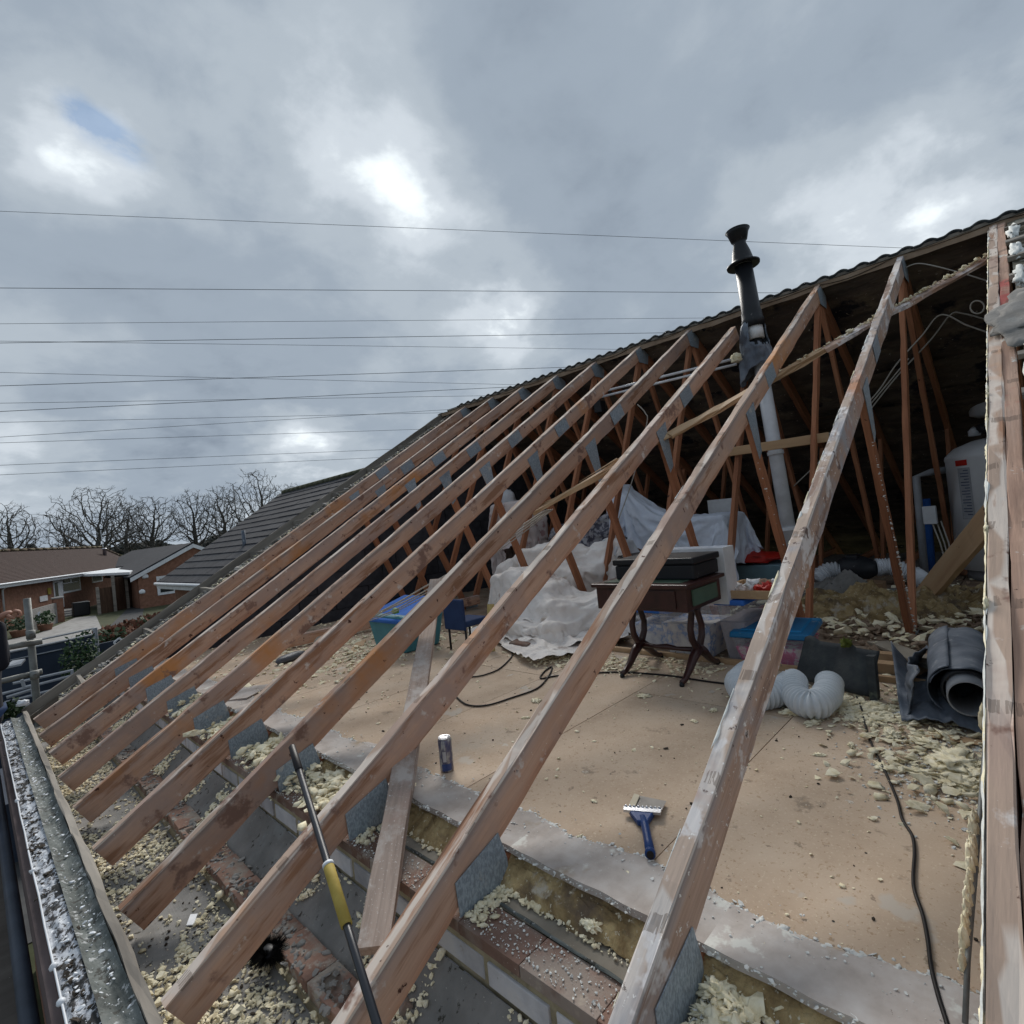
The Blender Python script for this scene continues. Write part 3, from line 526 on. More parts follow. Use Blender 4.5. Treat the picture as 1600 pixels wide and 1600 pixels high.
# ---- fascia, felt strip, lead-lined gutter edge
fa = thing('fascia_board', 'weathered timber strip along the rafter feet', 'fascia', (.26, 3, -1.25))
timber('board', (.272, 6.45, -1.262), (.272, -.4, -1.262), .028, .09, oldwood, fa, jit=.004)
MB().grid(12, 300, lambda u, v: (.178+u*.079, -.4+v*6.8, -1.232-.020*math.sin(u*3.14)+.006*nz((u*5, v*60, 1))+.004*nz((u*12, v*160, 1)))).build('felt_strip', feltg, fa, True)
gu = thing('gutter', 'eaves gutter with flaking white paint and a white wire along its lip', 'gutter', (.12, 3, -1.25))
MB().grid(14, 330, lambda u, v: (.116+u*.066, -.4+v*6.75, -1.262+.022*u+.008*nz((u*3, v*50, 7))+.005*nz((u*10, v*150, 7)))).build('painted_lining', peel, gu, True)
MB().box((.088, -.4, -1.44), (.112, 6.3, -1.30), jit=.004).build('outer_board', brownb, gu)
MB().tube([(.113+.004*nz((k*.9, 0, 0)), -.4+k*.25, -1.246+.004*nz((k*.7, 5, 0))) for k in range(28)], .0035, 6).build('edge_wire', whitepl, gu, True)
crumbs('moss_litter', 500, lambda: (lambda y: (.150+.025*nz((y*1.3, 4, 0))+random.gauss(0, .018), y, -1.249))(random.uniform(.8, 6.3)), .003, .022, grit, .5, gu, power=2.5)
crumbs('paint_flakes', 1300, lambda: (random.uniform(.12, .25), random.uniform(.8, 6.3), -1.243), .002, .016, whitepl, .3, gu, power=3)
for yy in (2.32, 2.12, 3.1, 4.1):
    lump('wire_knot', (.112, yy, -1.252), .011, .014, .012, whitepl, gu, sub=2)
MB().tube([(.050, -.5, -1.46), (.050, 6.4, -1.46)], .026, 14).build('tube', dkblue, gu, True)
MB().tube([(.050, 2.1, -1.46), (.050, 2.2, -1.46)], .031, 14).build('tube_joint', dkblue, gu, True)
fw = struct(tag(MB().box((.20, -.6, -3.5), (.258, 6.5, -1.30)).build('wall', housebrick), None, None))
sb = thing('scaffold_deck', 'grey-brown scaffold boards below the gutter at lower left', 'scaffold boards', (-.5, 3, -1.75))
for k in range(5): timber('scaffold_plank', (-.04-k*.232, -1.2, -1.77), (-.04-k*.232, 6.0+random.uniform(0, .3), -1.77), .222, .038, scboard, sb, jit=.003)
# little rubbish in the eaves
o = MB().box((-.03, -.012, 0), (.03, .012, .003)).build('cable_label', whitepl); o.location = onz(300, 1437, -1.345); o.rotation_euler = (0.2, 0, 1.1)
tag(o, 'small oval white plastic tag lying in the rubble between the nearest rafters', 'plastic tag')
bristle = flat('bristle_black', (.008, .008, .008), .95, spec=.05)
br_ = thing('black_brush', 'round black bristle brush lying under the second nearest rafter', 'brush', onz(420, 1492, -1.30))
c0 = Vector(br_.location); mb = MB(); random.seed(3)
for k in range(3200):
    a = random.uniform(0, 6.283); b = random.uniform(-.1, 1.2); dd = Vector((math.cos(a)*math.cos(b), math.sin(a)*math.cos(b)*1.25, math.sin(b)*.7)); L1 = random.uniform(.036, .066)
    s_ = dd.orthogonal().normalized()*.0012; p0 = c0+dd*.01; mb.add([p0-s_, p0+s_, p0+dd*L1], [(0, 1, 2)])
mb.build('bristles', bristle, br_); lump('core', c0, .030, .036, .018, blackpl, br_, sub=2, rough=.2)
for nm, X0, y0, y1, z0 in (('brick_rubble', .5, 0, 0, 0),):
    for px, py, lab_b in ((640, 1560, 'broken red brick in the cavity beside the foot of the black pole'), (436, 1372, 'broken red brick standing in the cavity under the fourth rafter from the right'), (330, 1236, 'small broken red brick far along the eaves cavity')):
        p = onz(px, py, -1.285)
        o = MB().box((-.03, -.05, -.015), (.03, .05, .015), jit=.012).build('broken_brick', brickm); o.location = p; o.rotation_euler = (random.uniform(-.5, .5), random.uniform(-.5, .5), random.uniform(0, 3))
        o.modifiers.new('b', 'BEVEL').width = .003
        tag(o, lab_b, 'brick')
# ---- foam rubble
U = random.uniform
def nrm(m_, s): return random.gauss(m_, s)
def zone_soffit():
    while True:
        x, y = U(.30, .60), U(.2, 6.2)
        if nz((x*5, y*2.3, 0), 1, 3)+.25*random.random() > -.02 or random.random() < .12: return (x, y, -1.350)
def zone_cav():
    x = min(.85, max(.60, nrm(.74, .06))); y = U(.3, 6.1); u = max(0, (x-.63)/.225)
    return (x, y, -1.333+u**1.6*.155+.004+(.02 if x < .72 else 0)*random.random())
def zone_cav2():
    while True:
        p = zone_cav()
        if nz((p[0]*3, p[1]*3.1, 5), 1, 8) > 0: return p
crumbs('foam_rubble', 15000, zone_soffit, .0015, .022, foam, .7, power=3.2)
crumbs('foam_rubble', 2600, lambda: (min(.6, abs(nrm(.30, .10))+.0), U(.5, 2.2), -1.347), .004, .030, foam, .7, power=2.5)
crumbs('foam_rubble', 1500, lambda: (U(.30, .62), U(.9, 1.6), -1.347+U(0, .012)), .006, .040, foam, .6, power=2.2)
crumbs('grit', 5000, zone_soffit, .002, .012, grit, .6)
crumbs('foam_rubble', 5500, zone_cav2, .003, .024, foam, .7, power=2.4)
crumbs('foam_specks', 6500, lambda: (U(.860, .955), U(-.2, 6), -1.049), .0012, .0075, foamw, .8, power=3)
crumbs('foam_rubble', 2400, lambda: (abs(nrm(0, .02))+1.0, U(.2, 6), -1.047), .003, .018, foam, .7)
crumbs('foam_rubble', 900, lambda: (lambda k: (U(.88, 1.03), YR(k)-.03-abs(nrm(0, .035)), -1.047))(random.choice((2, 3, 3, 4, 5, 6, 7, 8, 9))), .004, .022, foam, .7)
crumbs('foam_rubble', 3600, lambda: (nrm(.98, .055), random.choice((U(2.05, 2.9), U(3.1, 3.5), U(2.5, 2.9), U(1.9, 2.2), U(3.7, 4.1))), -1.04+U(0, .05)), .004, .050, foam, .5, power=2.6)
crumbs('foam_rubble', 2200, lambda: (nrm(.98, .06), U(-.2, .58), -1.04+U(0, .03)), .004, .036, foam, .45, power=2.6)
crumbs('foam_crumbs', 2500, lambda: (nrm(.99, .06), U(-.2, .58), -1.035+U(0, .02)), .0015, .010, foamw, .6)
crumbs('foam_specks', 1500, lambda: (U(1.1, 3.0), U(-.1, 3.4), FLZ+.001), .0015, .020, foam, .4, power=6)
crumbs('grit', 260, lambda: (U(1.1, 3.0), U(-.1, 3.2), FLZ+.001), .002, .013, grit, .5, power=3)
crumbs('foam_specks', 800, lambda: (nrm(edge+.14, .05), U(-.1, 6), FLZ+.005), .002, .010, foamw, .5, power=3)
crumbs('foam_rubble', 1050, lambda: (nrm(2.30, .20), min(.66, abs(nrm(.20, .18))+.02), FLZ+.002+U(0, .012)), .003, .052, foam, .25, power=3.2)
crumbs('foam_crumbs', 4000, lambda: (nrm(2.22, .16), min(.62, abs(nrm(.18, .14))+.02), FLZ+.001), .0015, .012, foamw, .5, power=2)
crumbs('foam_rubble', 900, lambda: (nrm(2.62, .08), nrm(.62, .1), FLZ+.002), .004, .035, foam, .4)
crumbs('foam_rubble', 500, lambda: (nrm(2.75, .15), U(.3, .9), FLZ+.002), .004, .03, foam, .4)
crumbs('foam_rubble', 800, lambda: (nrm(2.75, .10), nrm(2.25, .22), FLZ+.002), .004, .038, foam, .3)
crumbs('foam_rubble', 350, lambda: (nrm(2.9, .12), U(1.35, 2.0), FLZ+.002), .004, .035, foam, .3)
crumbs('foam_rubble', 1600, lambda: (U(1.25, 3.4), U(3.5, 6.0), FLZ+.002), .004, .05, foam, .35, power=3)
crumbs('foam_rubble', 900, lambda: (nrm(2.3, .35), nrm(4.3, .5), FLZ+.002), .004, .06, foam, .35, power=2.5)
crumbs('foam_rubble', 900, lambda: (U(3.1, 7), U(-.2, 2.4), FLZ+.004), .004, .05, foam, .35, power=3)
crumbs('brown_rubble', 1800, lambda: (nrm(4.5, .5), U(.0, 2.1), FLZ+.002+U(0, .03)), .008, .07, oldboard, .5)
crumbs('foam_rubble', 700, lambda: (nrm(4.4, .5), U(.0, 1.9), FLZ+.02+U(0, .03)), .008, .10, foam, .35, power=2.5)
crumbs('foam_specks', 130, lambda: (lambda i_, t: (t[0], YR(i_)-.022, t[1]))(*(lambda i_, s: (i_, (3.4+(4.05-3.4)*s, .24-1.2*s)))(random.choice((2, 2, 2, 3)), random.random())), .004, .02, foamw, .7)
lab_f = 'pale torn lump of spray foam lying loose in the rubble'
KEEP = {(1005, 1088): 'curled pale foam flake alone on the floor in front of the table feet', (838, 1095): 'pale foam flake on the floor left of the table, beyond the can', (822, 1122): 'small pale foam flake between the third and fourth rafters on the floor',
        (1280, 1180): 'thin pale foam flake on the floor joint line below the white duct', (1330, 1165): 'pale foam flake beside the start of the winding black cable', (928, 1252): 'tiny foam flake just left of the blue scraper', (905, 1308): 'flat white flake below left of the blue scraper',
        (1270, 1130): 'long pale foam piece in front of the right loop of white duct', (1228, 1100): 'pale foam piece between the two loops of white duct', (1115, 1110): 'pale foam bit at the left end of the white duct', (1490, 1195): 'largest pale foam slab in the heap beside the doubled rafter',
        (1395, 1150): 'pale foam slab at the back of the heap, right of the black cable', (895, 1400): 'pale foam lump on the wool below the floor edge, left one of two', (925, 1450): 'pale foam lump on the wool below the floor edge, right one of two',
        (1082, 1465): 'rounded foam lump wedged at the foot of the near rafter', (272, 1085): 'bright foam lump on the wall head at the far rafters'}
bmj = bmesh.new()
def chunk(px, py, z, s, tz):
    o = lump('foam_chunk', onz(px, py, z), s, s*U(.35, .8), s*tz, foam, rotz=U(0, 3), sub=4, rough=.75, fr=3.2)
    if (px, py) in KEEP: tag(o, KEEP[(px, py)], 'foam lump', 'torn lumps of spray foam'); return
    me = o.data.copy(); me.transform(Matrix.Translation(o.location)); bmj.from_mesh(me); bpy.data.objects.remove(o)
for px, py, s in ((1450, 1165, .05), (1490, 1195, .075), (1440, 1210, .045), (1395, 1150, .045), (1520, 1215, .05), (1380, 1200, .03), (1500, 1230, .045), (1240, 1115, .04), (1312, 1103, .045), (1295, 1060, .04), (1340, 1062, .045), (1115, 1110, .02),
                  (1085, 1127, .015), (1005, 1088, .03), (838, 1095, .028), (822, 1122, .018), (1395, 1105, .02), (1280, 1180, .018), (1330, 1165, .02), (928, 1252, .010), (905, 1308, .012), (1270, 1130, .032), (1228, 1100, .025), (1160, 1105, .02),
                  (1355, 935, .09), (1400, 960, .08), (1300, 940, .07), (1330, 960, .07), (1375, 975, .06), (1430, 935, .07), (1360, 1130, .03), (1420, 1130, .03), (1470, 1150, .04)): chunk(px, py, FLZ+.001, s, U(.12, .28))
for px, py, z, s in ((1082, 1465, -.99, .022), (300, 1095, -1.0, .05), (330, 1110, -1.02, .06), (285, 1100, -1.0, .035), (272, 1085, -.98, .045), (525, 1218, -1.03, .02), (365, 1140, -1.02, .05), (440, 1165, -1.02, .05), (410, 1150, -1.02, .035), (340, 1155, -1.03, .04), (540, 1180, -1.0, .03), (895, 1400, -1.02, .018), (925, 1450, -1.03, .022), (1120, 1555, -1.03, .03), (1110, 1590, -1.03, .03), (1160, 1580, -1.03, .03)): chunk(px, py, z, s, U(.35, .6))
me_j = bpy.data.meshes.new('m'); bmj.to_mesh(me_j); bmj.free(); me_j.polygons.foreach_set('use_smooth', [True]*len(me_j.polygons)); stuff(link('foam_heap', me_j, foam))
# ------------------------------------------------------------------ far slope of the roof, felt and tiles
rf = thing('tiled_roof_slope', 'back slope of the roof, dark tiles and torn black felt seen from inside', 'roof', (XR, 3, ZR))
def ffelt(u, v):
    x = XR-.02+u*(XB+.3-XR); y = -3.0+v*9.7
    sag = -.025*abs(math.sin((y-YR(1))*math.pi/.6)); 
    z = zroof(max(x, XR))+.012+sag+.03*nz((x*2.5, y*1.6, 0))+.012*nz((x*14, y*3, 0)); return (x, y, z)
MB().grid(110, 150, ffelt).build('roof_felt', felt, rf, True)
for k in range(26):                                   # torn laps of felt hanging down a little
    x0 = U(5.6, 9.6); y0 = U(-.8, 5.2); L1 = U(.3, 1.3); sd_ = U(0, 99)
    MB().grid(4, 26, lambda u, v: (x0+u*U(.99, 1.01)*.09+.02*nz((v*4, sd_, 0)), y0+v*L1, zroof(x0)-.035-u*.07*(.5+.5*nz((v*5, sd_, 3)))+.01*nz((v*9, u, sd_)))).build('felt_flap', felt, rf, True)
MB().box((XR-.012, -3, ZR+.008), (XR+.040, 6.45, ZR+.032), jit=.0).build('ridge_batten', oldwood, rf)
MB().grid(3, 90, lambda u, v: (XR-.012+.004*u, -3+v*9.6, ZR+.006-u*.05-.016*abs(nz((v*40, 0, 0)))) ).build('felt_overhang', oldboard, rf, True)
def tile_mesh():
    V = []; n = 24; W_ = .298; Ln = .42
    for s in range(4):
        t = s/3
        for k in range(n+1):
            q = k/n; r = max(0, math.sin((q*2 % 1)*math.pi*1.0))**1.0 if True else 0
            ph = (q*2) % 1; hgt = .030*max(0, math.sin(min(1, ph/.72)*math.pi)) if ph < .72 else 0
            V.append((t*Ln, q*W_, hgt+.0))
    F = [(s*(n+1)+k, s*(n+1)+k+1, (s+1)*(n+1)+k+1, (s+1)*(n+1)+k) for s in range(3) for k in range(n)]
    return mesh(V, [tuple(reversed(q)) for q in F], True)
tm = tile_mesh(); tm.materials.append(tilem)
for c_ in range(4):
    for k in range(33):
        if k > 30: continue
        x = XR-.02+c_*.33; y = -3.05+k*.2985
        o = link('roof_tile', tm, None, rf, (x, y+U(-.004, .004), ZR+.036-(c_*.33)*TAN+U(-.002, .003)+(.012 if c_ else 0)))
        o.rotation_euler = (U(-.01, .01), math.atan(TAN)-.03, U(-.01, .01))
        q = o.modifiers.new('s', 'SOLIDIFY'); q.thickness = .016; q.offset = -1
MB().add([(XR+1.3, -3, ZR-.72), (XR+1.3, 6.6, ZR-.72), (XB+.3, 6.6, zroof(XB+.3)+.06), (XB+.3, -3, zroof(XB+.3)+.06)], [(0, 1, 2, 3)]).build('lower_tiling', tilem, rf)
# remaining felt and battens right of the doubled rafter
rr = thing('remaining_front_slope', 'strip of front slope still battened and felted at the right edge', 'roof', (3, -.5, .4))
def onr(x, y, d=0): p = Vector((x, y, zroof(x)))+NF*d; return p
MB().grid(60, 40, lambda u, v: onr(.25+u*5.1, -.01-v*2.4, -.012+.012*nz((u*30, v*20, 0)))).build('roof_felt', mat('spattered_felt', [(.35, (.05, .045, .035)), (.5, (.12, .11, .08)), (.6, (.30, .29, .25))], 14, rough=.95, bump=.6), rr, True)
for k in range(15):
    x = .5+k*.33; timber('roof_batten', onr(x, .010, .012), onr(x, -2.4, .012), .05, .024, oldwood, rr, upv=NF, jit=.004)
for k in range(9):
    x = .9+k*.52+U(-.1, .1); a = .09+U(0, .03)
    o = lump('foam_patch', onr(x, -.035, .0), .16, .030, .02, foamw, rr, sub=3, rough=.5); o.rotation_euler = (0, -math.atan(TAN), 0)
def yl(x): return R1A+(R1B-R1A)*(x-XE)/(XR-XE)+.0225      # left face of the doubled rafter
def crust(name, m, seed, side):
    V = []; F = []; nx, nw = 900, 7
    for i in range(nx):
        x = .45+4.85*i/(nx-1)
        if side: wd = max(0, .014+.040*nz((x*2.3, seed, 0))+.018*nz((x*11, seed, 0)))
        else: wd = max(0, -.012+.040*nz((x*3.1, seed, 0))+.022*nz((x*15, seed, 0)))
        for j in range(nw):
            q = j/(nw-1)*wd; bulge = math.sin(math.pi*min(1, j/(nw-1)+.12))*(.004+.006*abs(nz((x*25, j*.8, seed))))*min(1, wd/.01)
            V.append(onr(x, yl(x)+(bulge if side else -q+.001), (-q if side else bulge)))
        if i:
            for j in range(nw-1):
                if wd > .0015: F.append(((i-1)*nw+j, (i-1)*nw+j+1, i*nw+j+1, i*nw+j))
    return MB().add(V, F).build(name, m, rr, True)
crust('foam_crust', foamw, 2.2, True); crust('foam_crust', foam, 8.4, True); crust('foam_crust', foamw, 5.7, False)
def crust2(i, seed, amp, m, x0=.5, x1=5.2):
    V = []; F = []; nx, nw = 700, 5; y0 = YR(i)+.0235
    for q_ in range(nx):
        x = x0+(x1-x0)*q_/(nx-1); wd = max(0, -.006+amp*nz((x*3.3, seed, 0))+amp*.5*nz((x*17, seed, 0)))
        for j in range(nw):
            V.append(onr(x, y0-j/(nw-1)*wd-.001, (.0015+.005*abs(nz((x*30, j, seed))))*min(1, wd/.008)*math.sin(math.pi*(j+.5)/nw)))
        if q_ and wd > .001: F += [((q_-1)*nw+j, (q_-1)*nw+j+1, q_*nw+j+1, q_*nw+j) for j in range(nw-1)]
    par = [o for o in bpy.data.objects if o.name == 'roof_truss' + ('' if i == 1 else '.%03d' % (i-1))][0]
    MB().add(V, F).build('plaster_crust', m, par, True)
crust2(2, 3.1, .030, foamw); crust2(2, 9.7, .022, foam); crust2(3, 4.4, .018, foamw, 2.4, 5.2)
for k in range(26):
    x = U(.7, 4.9); s = U(.006, .014)
    o = lump('foam_drip', onr(x, yl(x)+.002, -U(.0, .04)), s*U(1.2, 3), .005, s*.8, foam, rr, sub=3, rough=.6, fr=3); o.rotation_euler = (0, -math.atan(TAN)+U(-.4, .4), 0)
mc = lump('mortar_lump', onr(3.55, -.06, .006), .34, .15, .022, greyfill, None, sub=4, rough=.3, seed=4); mc.rotation_euler = (0, -math.atan(TAN), 0)
tag(mc, 'flat grey slab of mortar across the doubled rafter at the right edge', 'mortar slab')
# steel conduit just left of the doubled rafter, foam along it
cp = thing('foamed_cable', 'thin pipe with drips of foam hanging beside the doubled rafter', 'cable', (1.3, .1, -.8))
pts = [onx(1543, 1115, 1.80), onx(1540, 1150, 1.75), onx(1525, 1350, 1.4), onx(1512, 1500, 1.22), onx(1508, 1600, 1.15)]
pts = [p+Vector((0, 0, 0)) for p in pts]
MB().tube(pts, .0045, 8).build('cable', scaf, cp, True)
for t_, s in ((1295, .011), (1330, .012), (1350, .016), (1380, .010), (1420, .012), (1450, .010), (1480, .013), (1510, .010), (1130, .016), (1310, .014), (1340, .014), (1365, .012), (1400, .012), (1435, .011), (1465, .012)):
    p = None
    for a, b in zip(pts[:-1], pts[1:]):
        def pyof(w): return 800-FOC*(w.dot(CY))/(w.dot(f))
        ya, yb = pyof(a), pyof(b)
        if ya <= t_ <= yb: p = a+(b-a)*((t_-ya)/(yb-ya))
    if p is not None: lump('foam_drip', p+Vector((-.002, .006, -s)), s*.6, s*.6, s*2.4, foam, cp, sub=3, rough=.35)
# ------------------------------------------------------------------ gable end beyond the last truss
gw = thing('gable_wall', 'dark inside face of the far gable end wall', 'wall', (3, 6.3, -1))
bmk = None
for c_ in range(14):
    z0 = -1.08+c_*.225
    x = .62+(c_ % 2)*.22
    while x < XB-.8:
        x1 = min(x+.44, XB-.8); xa = max(x, XE+(z0+.2-ZE)/TAN+.22); xb = min(x1, 2*XR-(XE+(z0+.2-ZE)/TAN+.22))
        if xb-xa > .08: MB().box((xa+.005, 6.14, z0+.005), (xb-.005, 6.30, z0+.22)).build('wall_block', block, gw)
        x += .45
MB().add([(.8, 6.16, -1.1), (XR, 6.16, ZR-.2), (XB-.6, 6.16, -1.1), (.8, 6.29, -1.1), (XR, 6.29, ZR-.2), (XB-.6, 6.29, -1.1)], [(0, 2, 1), (3, 4, 5), (0, 1, 4, 3), (1, 2, 5, 4)]).build('mortar', block, gw)
vg = thing('verge_ladder', 'verge board and short cross pieces at the far gable end', 'verge', (3, 6.6, .3))
off = NF*.05
timber('verge_board', Vector((XE-.05, 6.62, zroof(XE-.05)))-off, Vector((XR, 6.62, ZR))-off, .022, .115, oldwood, vg, upv=NF, jit=.004)
timber('inner_rail', Vector((XE-.05, 6.44, zroof(XE-.05)))-off*1.6, Vector((XR, 6.44, ZR))-off*1.6, .03, .07, oldwood, vg, upv=NF, jit=.004)
for k in range(9):
    x = .65+k*.55; timber('cross_piece', Vector((x, 6.06, zroof(x)-.045)), Vector((x+.02, 6.61, zroof(x)-.045)), .035, .06, oldwood, vg, jit=.004)
crumbs('mortar_rubble', 2600, lambda: (lambda x: (x, U(6.08, 6.42), zroof(x)-.10+U(0, .05)))(U(.5, 5.2)), .01, .07, greyfill, .5)
crumbs('foam_rubble', 1500, lambda: (lambda x: (x, U(6.06, 6.40), zroof(x)-.085+U(0, .045)))(U(.5, 5.2)), .006, .035, foam, .5)
# ------------------------------------------------------------------ flue through the roof
fp = thing('boiler_flue', 'black flue terminal with a flared cap on a tall white pipe', 'flue', (5, 1.55, -.6))
A = Vector((5.0, 1.545, -.68)); B = Vector((5.0, 1.711, 2.332)); D = (B-A).normalized(); Ln = (B-A).length
mb = MB(); lathe(mb, [(-.1, .058), (1.93, .058)], A, B); mb.build('white_pipe', whitepl, fp, True)
for t in (.35, 1.02): mb = MB(); lathe(mb, [(t, .059), (t, .067), (t+.03, .067), (t+.03, .059)], A, B); mb.build('pipe_collar', whitepl, fp)
mb = MB(); lathe(mb, [(1.75, .050), (2.10, .050)], A, B); mb.build('black_inner_pipe', blackpl, fp, True)
mb = MB(); lathe(mb, [(2.06, .072), (2.19, .072)], A, B); mb.build('white_sleeve', whitepaint, fp, True)
mb = MB(); lathe(mb, [(2.17, .092), (2.235, .095), (2.25, .088), (2.30, .086), (2.32, .079), (2.74, .073)], A, B, 28); mb.build('black_sleeve', blackpl, fp, True)
mb = MB(); lathe(mb, [(2.70, .070), (2.79, .070)], A, B); mb.build('grey_throat', greypl, fp, True)
mb = MB(); lathe(mb, [(2.745, .085), (2.735, .137), (2.75, .140), (2.765, .100), (2.79, .090), (2.86, .076), (2.94, .052), (2.965, .058), (2.97, .068), (3.04, .088), (3.065, .104), (3.06, .098), (2.99, .05)], A, B, 36); mb.build('terminal_cap', blackpl, fp, True)
fs = A+D*1.95
def fl_s(u, v):
    a = 2*math.pi*u; r = .092+.035*v+.030*nz((math.cos(a)*2, math.sin(a)*2, v*3), 1, 3)+.014*nz((math.cos(a)*6, math.sin(a)*6, v*8))
    side = .07*max(0, math.cos(a-2.6)); p = fs+D*(.26-v*.46+.07*math.sin(a*2+1)*v+.05*nz((a*1.5, v*2, 4)))
    return p+Vector((math.cos(a)*r, math.sin(a)*(r+side*v), 0))
o = MB().grid(70, 30, fl_s)
F2 = []
nv = 30
for q in o.F:
    i, j = divmod(q[0], nv); a = 2*math.pi*i/69
    camside = math.cos(a-3.9)
    if camside > .62 and j < 15+5*nz((i*.4, 0, 0)): continue
    F2.append(q)
o.F = F2; o = o.build('crumpled_flashing', lead, fp, True); o.modifiers.new('s', 'SOLIDIFY').thickness = .004
lump('foam_collar', onx(1152, 565, 4.95), .05, .05, .05, foam, fp, sub=3)
pp = thing('twin_conduits', 'pair of thin white pipes running beside the flue under the ridge', 'pipes', (5.2, 2.6, 1.35))
for dz in (0, -.055):
    MB().tube([onx(933, 614, 5.15)+Vector((0, 0, dz)), onx(1150, 560, 5.15)+Vector((0, 0, dz))], .013, 10).build('pipe', whitepl, pp, True)
o = MB().box((-.05, -.05, -.09), (.05, .05, .05), jit=.006).build('junction_lamp', blackpl, None, bevel=.01); o.location = onx(937, 636, 5.2); tag(o, 'small black box hanging at the left end of the twin white pipes', 'box')
# ------------------------------------------------------------------ water cylinder and pipework
wc = thing('water_cylinder', 'white hot water cylinder standing behind the slanting board', 'water cylinder', (6.6, .2, -.95))
R0 = .50; cx_, cy_ = 6.55, .10
mb = MB(); lathe(mb, [(0, R0), (.98, R0), (1.0, R0+.006), (1.03, R0), (1.10, R0*.86), (1.15, R0*.6), (1.175, R0*.25), (1.18, .01)], (cx_, cy_, -.86), (cx_, cy_, 1), 64); mb.build('body', tankm, wc, True)
mb = MB(); lathe(mb, [(-.10, R0*.86), (.0, R0*.86)], (cx_, cy_, -.86), (cx_, cy_, 1), 40); mb.build('base', greypl, wc, True)
def on_cyl(a, z, r=R0+.004): return Vector((cx_+math.cos(a)*r, cy_+math.sin(a)*r, z))
a0 = R_(118)
def strip(name, a1, a2, z1, z2, m, r=R0+.004, par=wc):
    MB().grid(8, 2, lambda u, v: on_cyl(a1+(a2-a1)*u, z1+(z2-z1)*v, r)).build(name, m, par)
strip('red_label', R_(141), R_(127), .075, .125, redpl)
strip('text_label', R_(143), R_(129), -.40, .055, flat('label_print', (.38, .40, .43), .5, scale=40))
for k in range(16):
    zz = .03-k*.026
    strip('print_line', R_(141.5), R_(132 if k % 3 else 136), zz-.004, zz+.004, flat('print_ink', (.08, .10, .17), .6) if 'print_ink' not in MATS else MATS['print_ink'], R0+.007)
mb = MB(); mb.tube([(6.3, .82, -.9), (6.3, .80, .02), (6.4, .7, .05), (6.6, .55, .06)], .032, 12); mb.build('overflow_pipe', greypl, wc, True)
mb = MB(); mb.tube([(6.45, .80, -.9), (6.45, .78, -.2)], .05, 12); mb.build('blue_vessel', royal, wc, True)
MB().box((6.08, .66, -.42), (6.16, .76, -.26), jit=.003).build('control_box', whitepl, wc, bevel=.006)
for k in range(3): MB().tube([(6.1+.02*k, .70-.03*k, -.4), (6.12, .66-.03*k, -.6), (6.05, .62-.02*k, -.85)], .006, 6).build('control_wire', pale, wc, True)
for z_, r_, m_ in ((.36, .06, blackpl), (.42, .05, royal), (.34, .05, whitepl)):
    o = lump('valve', (6.5+U(-.1, .1), .25+U(-.1, .15), z_), r_*1.6, r_, r_, m_, wc, sub=2, rough=.25)
o = MB(); lathe(o, [(0, .10), (.03, .17), (.25, .18), (.30, .12), (.31, .02)], (7.4, .27, .56), (7.4, .27, 2), 24); tag(o.build('expansion_vessel', whitepl, None, True), 'white rounded expansion vessel high beside the doubled rafter', 'vessel')
# extractor fan and ducting
ef = thing('inline_fan', 'black inline extractor fan with white ducting on both sides', 'fan', (6.4, 1.5, -.8))
c1 = onz(1312, 890, -.80); c2 = onz(1352, 888, -.80); dv = (c2-c1).normalized()
mb = MB(); lathe(mb, [(-.02, .06), (.0, .095), (.05, .12), (.2, .12), (.26, .09), (.30, .065)], c1, c2, 24); mb.build('fan_body', blackpl, ef, True)
MB().box((-.06, -.05, 0), (.06, .05, .07)).build('terminal_box', blackpl, ef, bevel=.01).location = (c1+dv*.12+Vector((0, 0, .10)))-ef.location
def duct(name, pts, r, ribs, par=None, m=whitepl, amp=.008):
    P = [Vector(p) for p in pts]; n = 0; out = []; rr_ = []
    T = 40*len(P)
    def cat(t):
        k = min(int(t), len(P)-2); u = t-k; p0 = P[max(k-1, 0)]; p1 = P[k]; p2 = P[k+1]; p3 = P[min(k+2, len(P)-1)]
        return .5*((2*p1)+(p2-p0)*u+(2*p0-5*p1+4*p2-p3)*u*u+(3*p1-3*p2+p3-p0)*u*u*u)
    for k in range(T+1):
        t = (len(P)-1)*k/T; out.append(cat(min(t, len(P)-1.0001))); rr_.append(r*(1+.10*nz((k*.045, 1, 0)))+amp*math.sin(k/T*ribs*2*math.pi+2*nz((k*.05, 3, 0)))+.4*amp*nz((k*.3, 0, 0)))
    return MB().tube(out, rr_, 28).build(name, m, par, True)
duct('left_duct', [c1+dv*.02, c1-dv*.10+Vector((0, 0, -.01)), c1-dv*.2+Vector((-.05, 0, -.08))], .075, 10, ef)
duct('right_duct', [c1+dv*.30, c1+dv*.42+Vector((0, 0, .0)), c1+dv*.60+Vector((-.05, 0, -.08)), c1+dv*.68+Vector((-.2, 0, -.14))], .075, 22, ef)
d1 = duct('flexible_duct', [(2.78, 1.13, -.90), (2.60, 1.12, -.895), (2.47, 1.05, -.90), (2.45, .98, -.905), (2.52, .925, -.905), (2.62, .91, -.90), (2.66, .885, -.885), (2.58, .86, -.885), (2.49, .82, -.90), (2.45, .755, -.905), (2.52, .725, -.90), (2.62, .73, -.89), (2.70, .745, -.88)], .053, 62, None, mat('duct_vinyl', [(.3, (.52, .57, .61)), (.7, (.68, .72, .75))], 6, rough=.55, bump=.2, spots=[(9, .66, .05, (.45, .42, .35))]), .0065)
tag(d1, 'white ribbed flexible duct curled in two loops on the loft floor', 'duct')
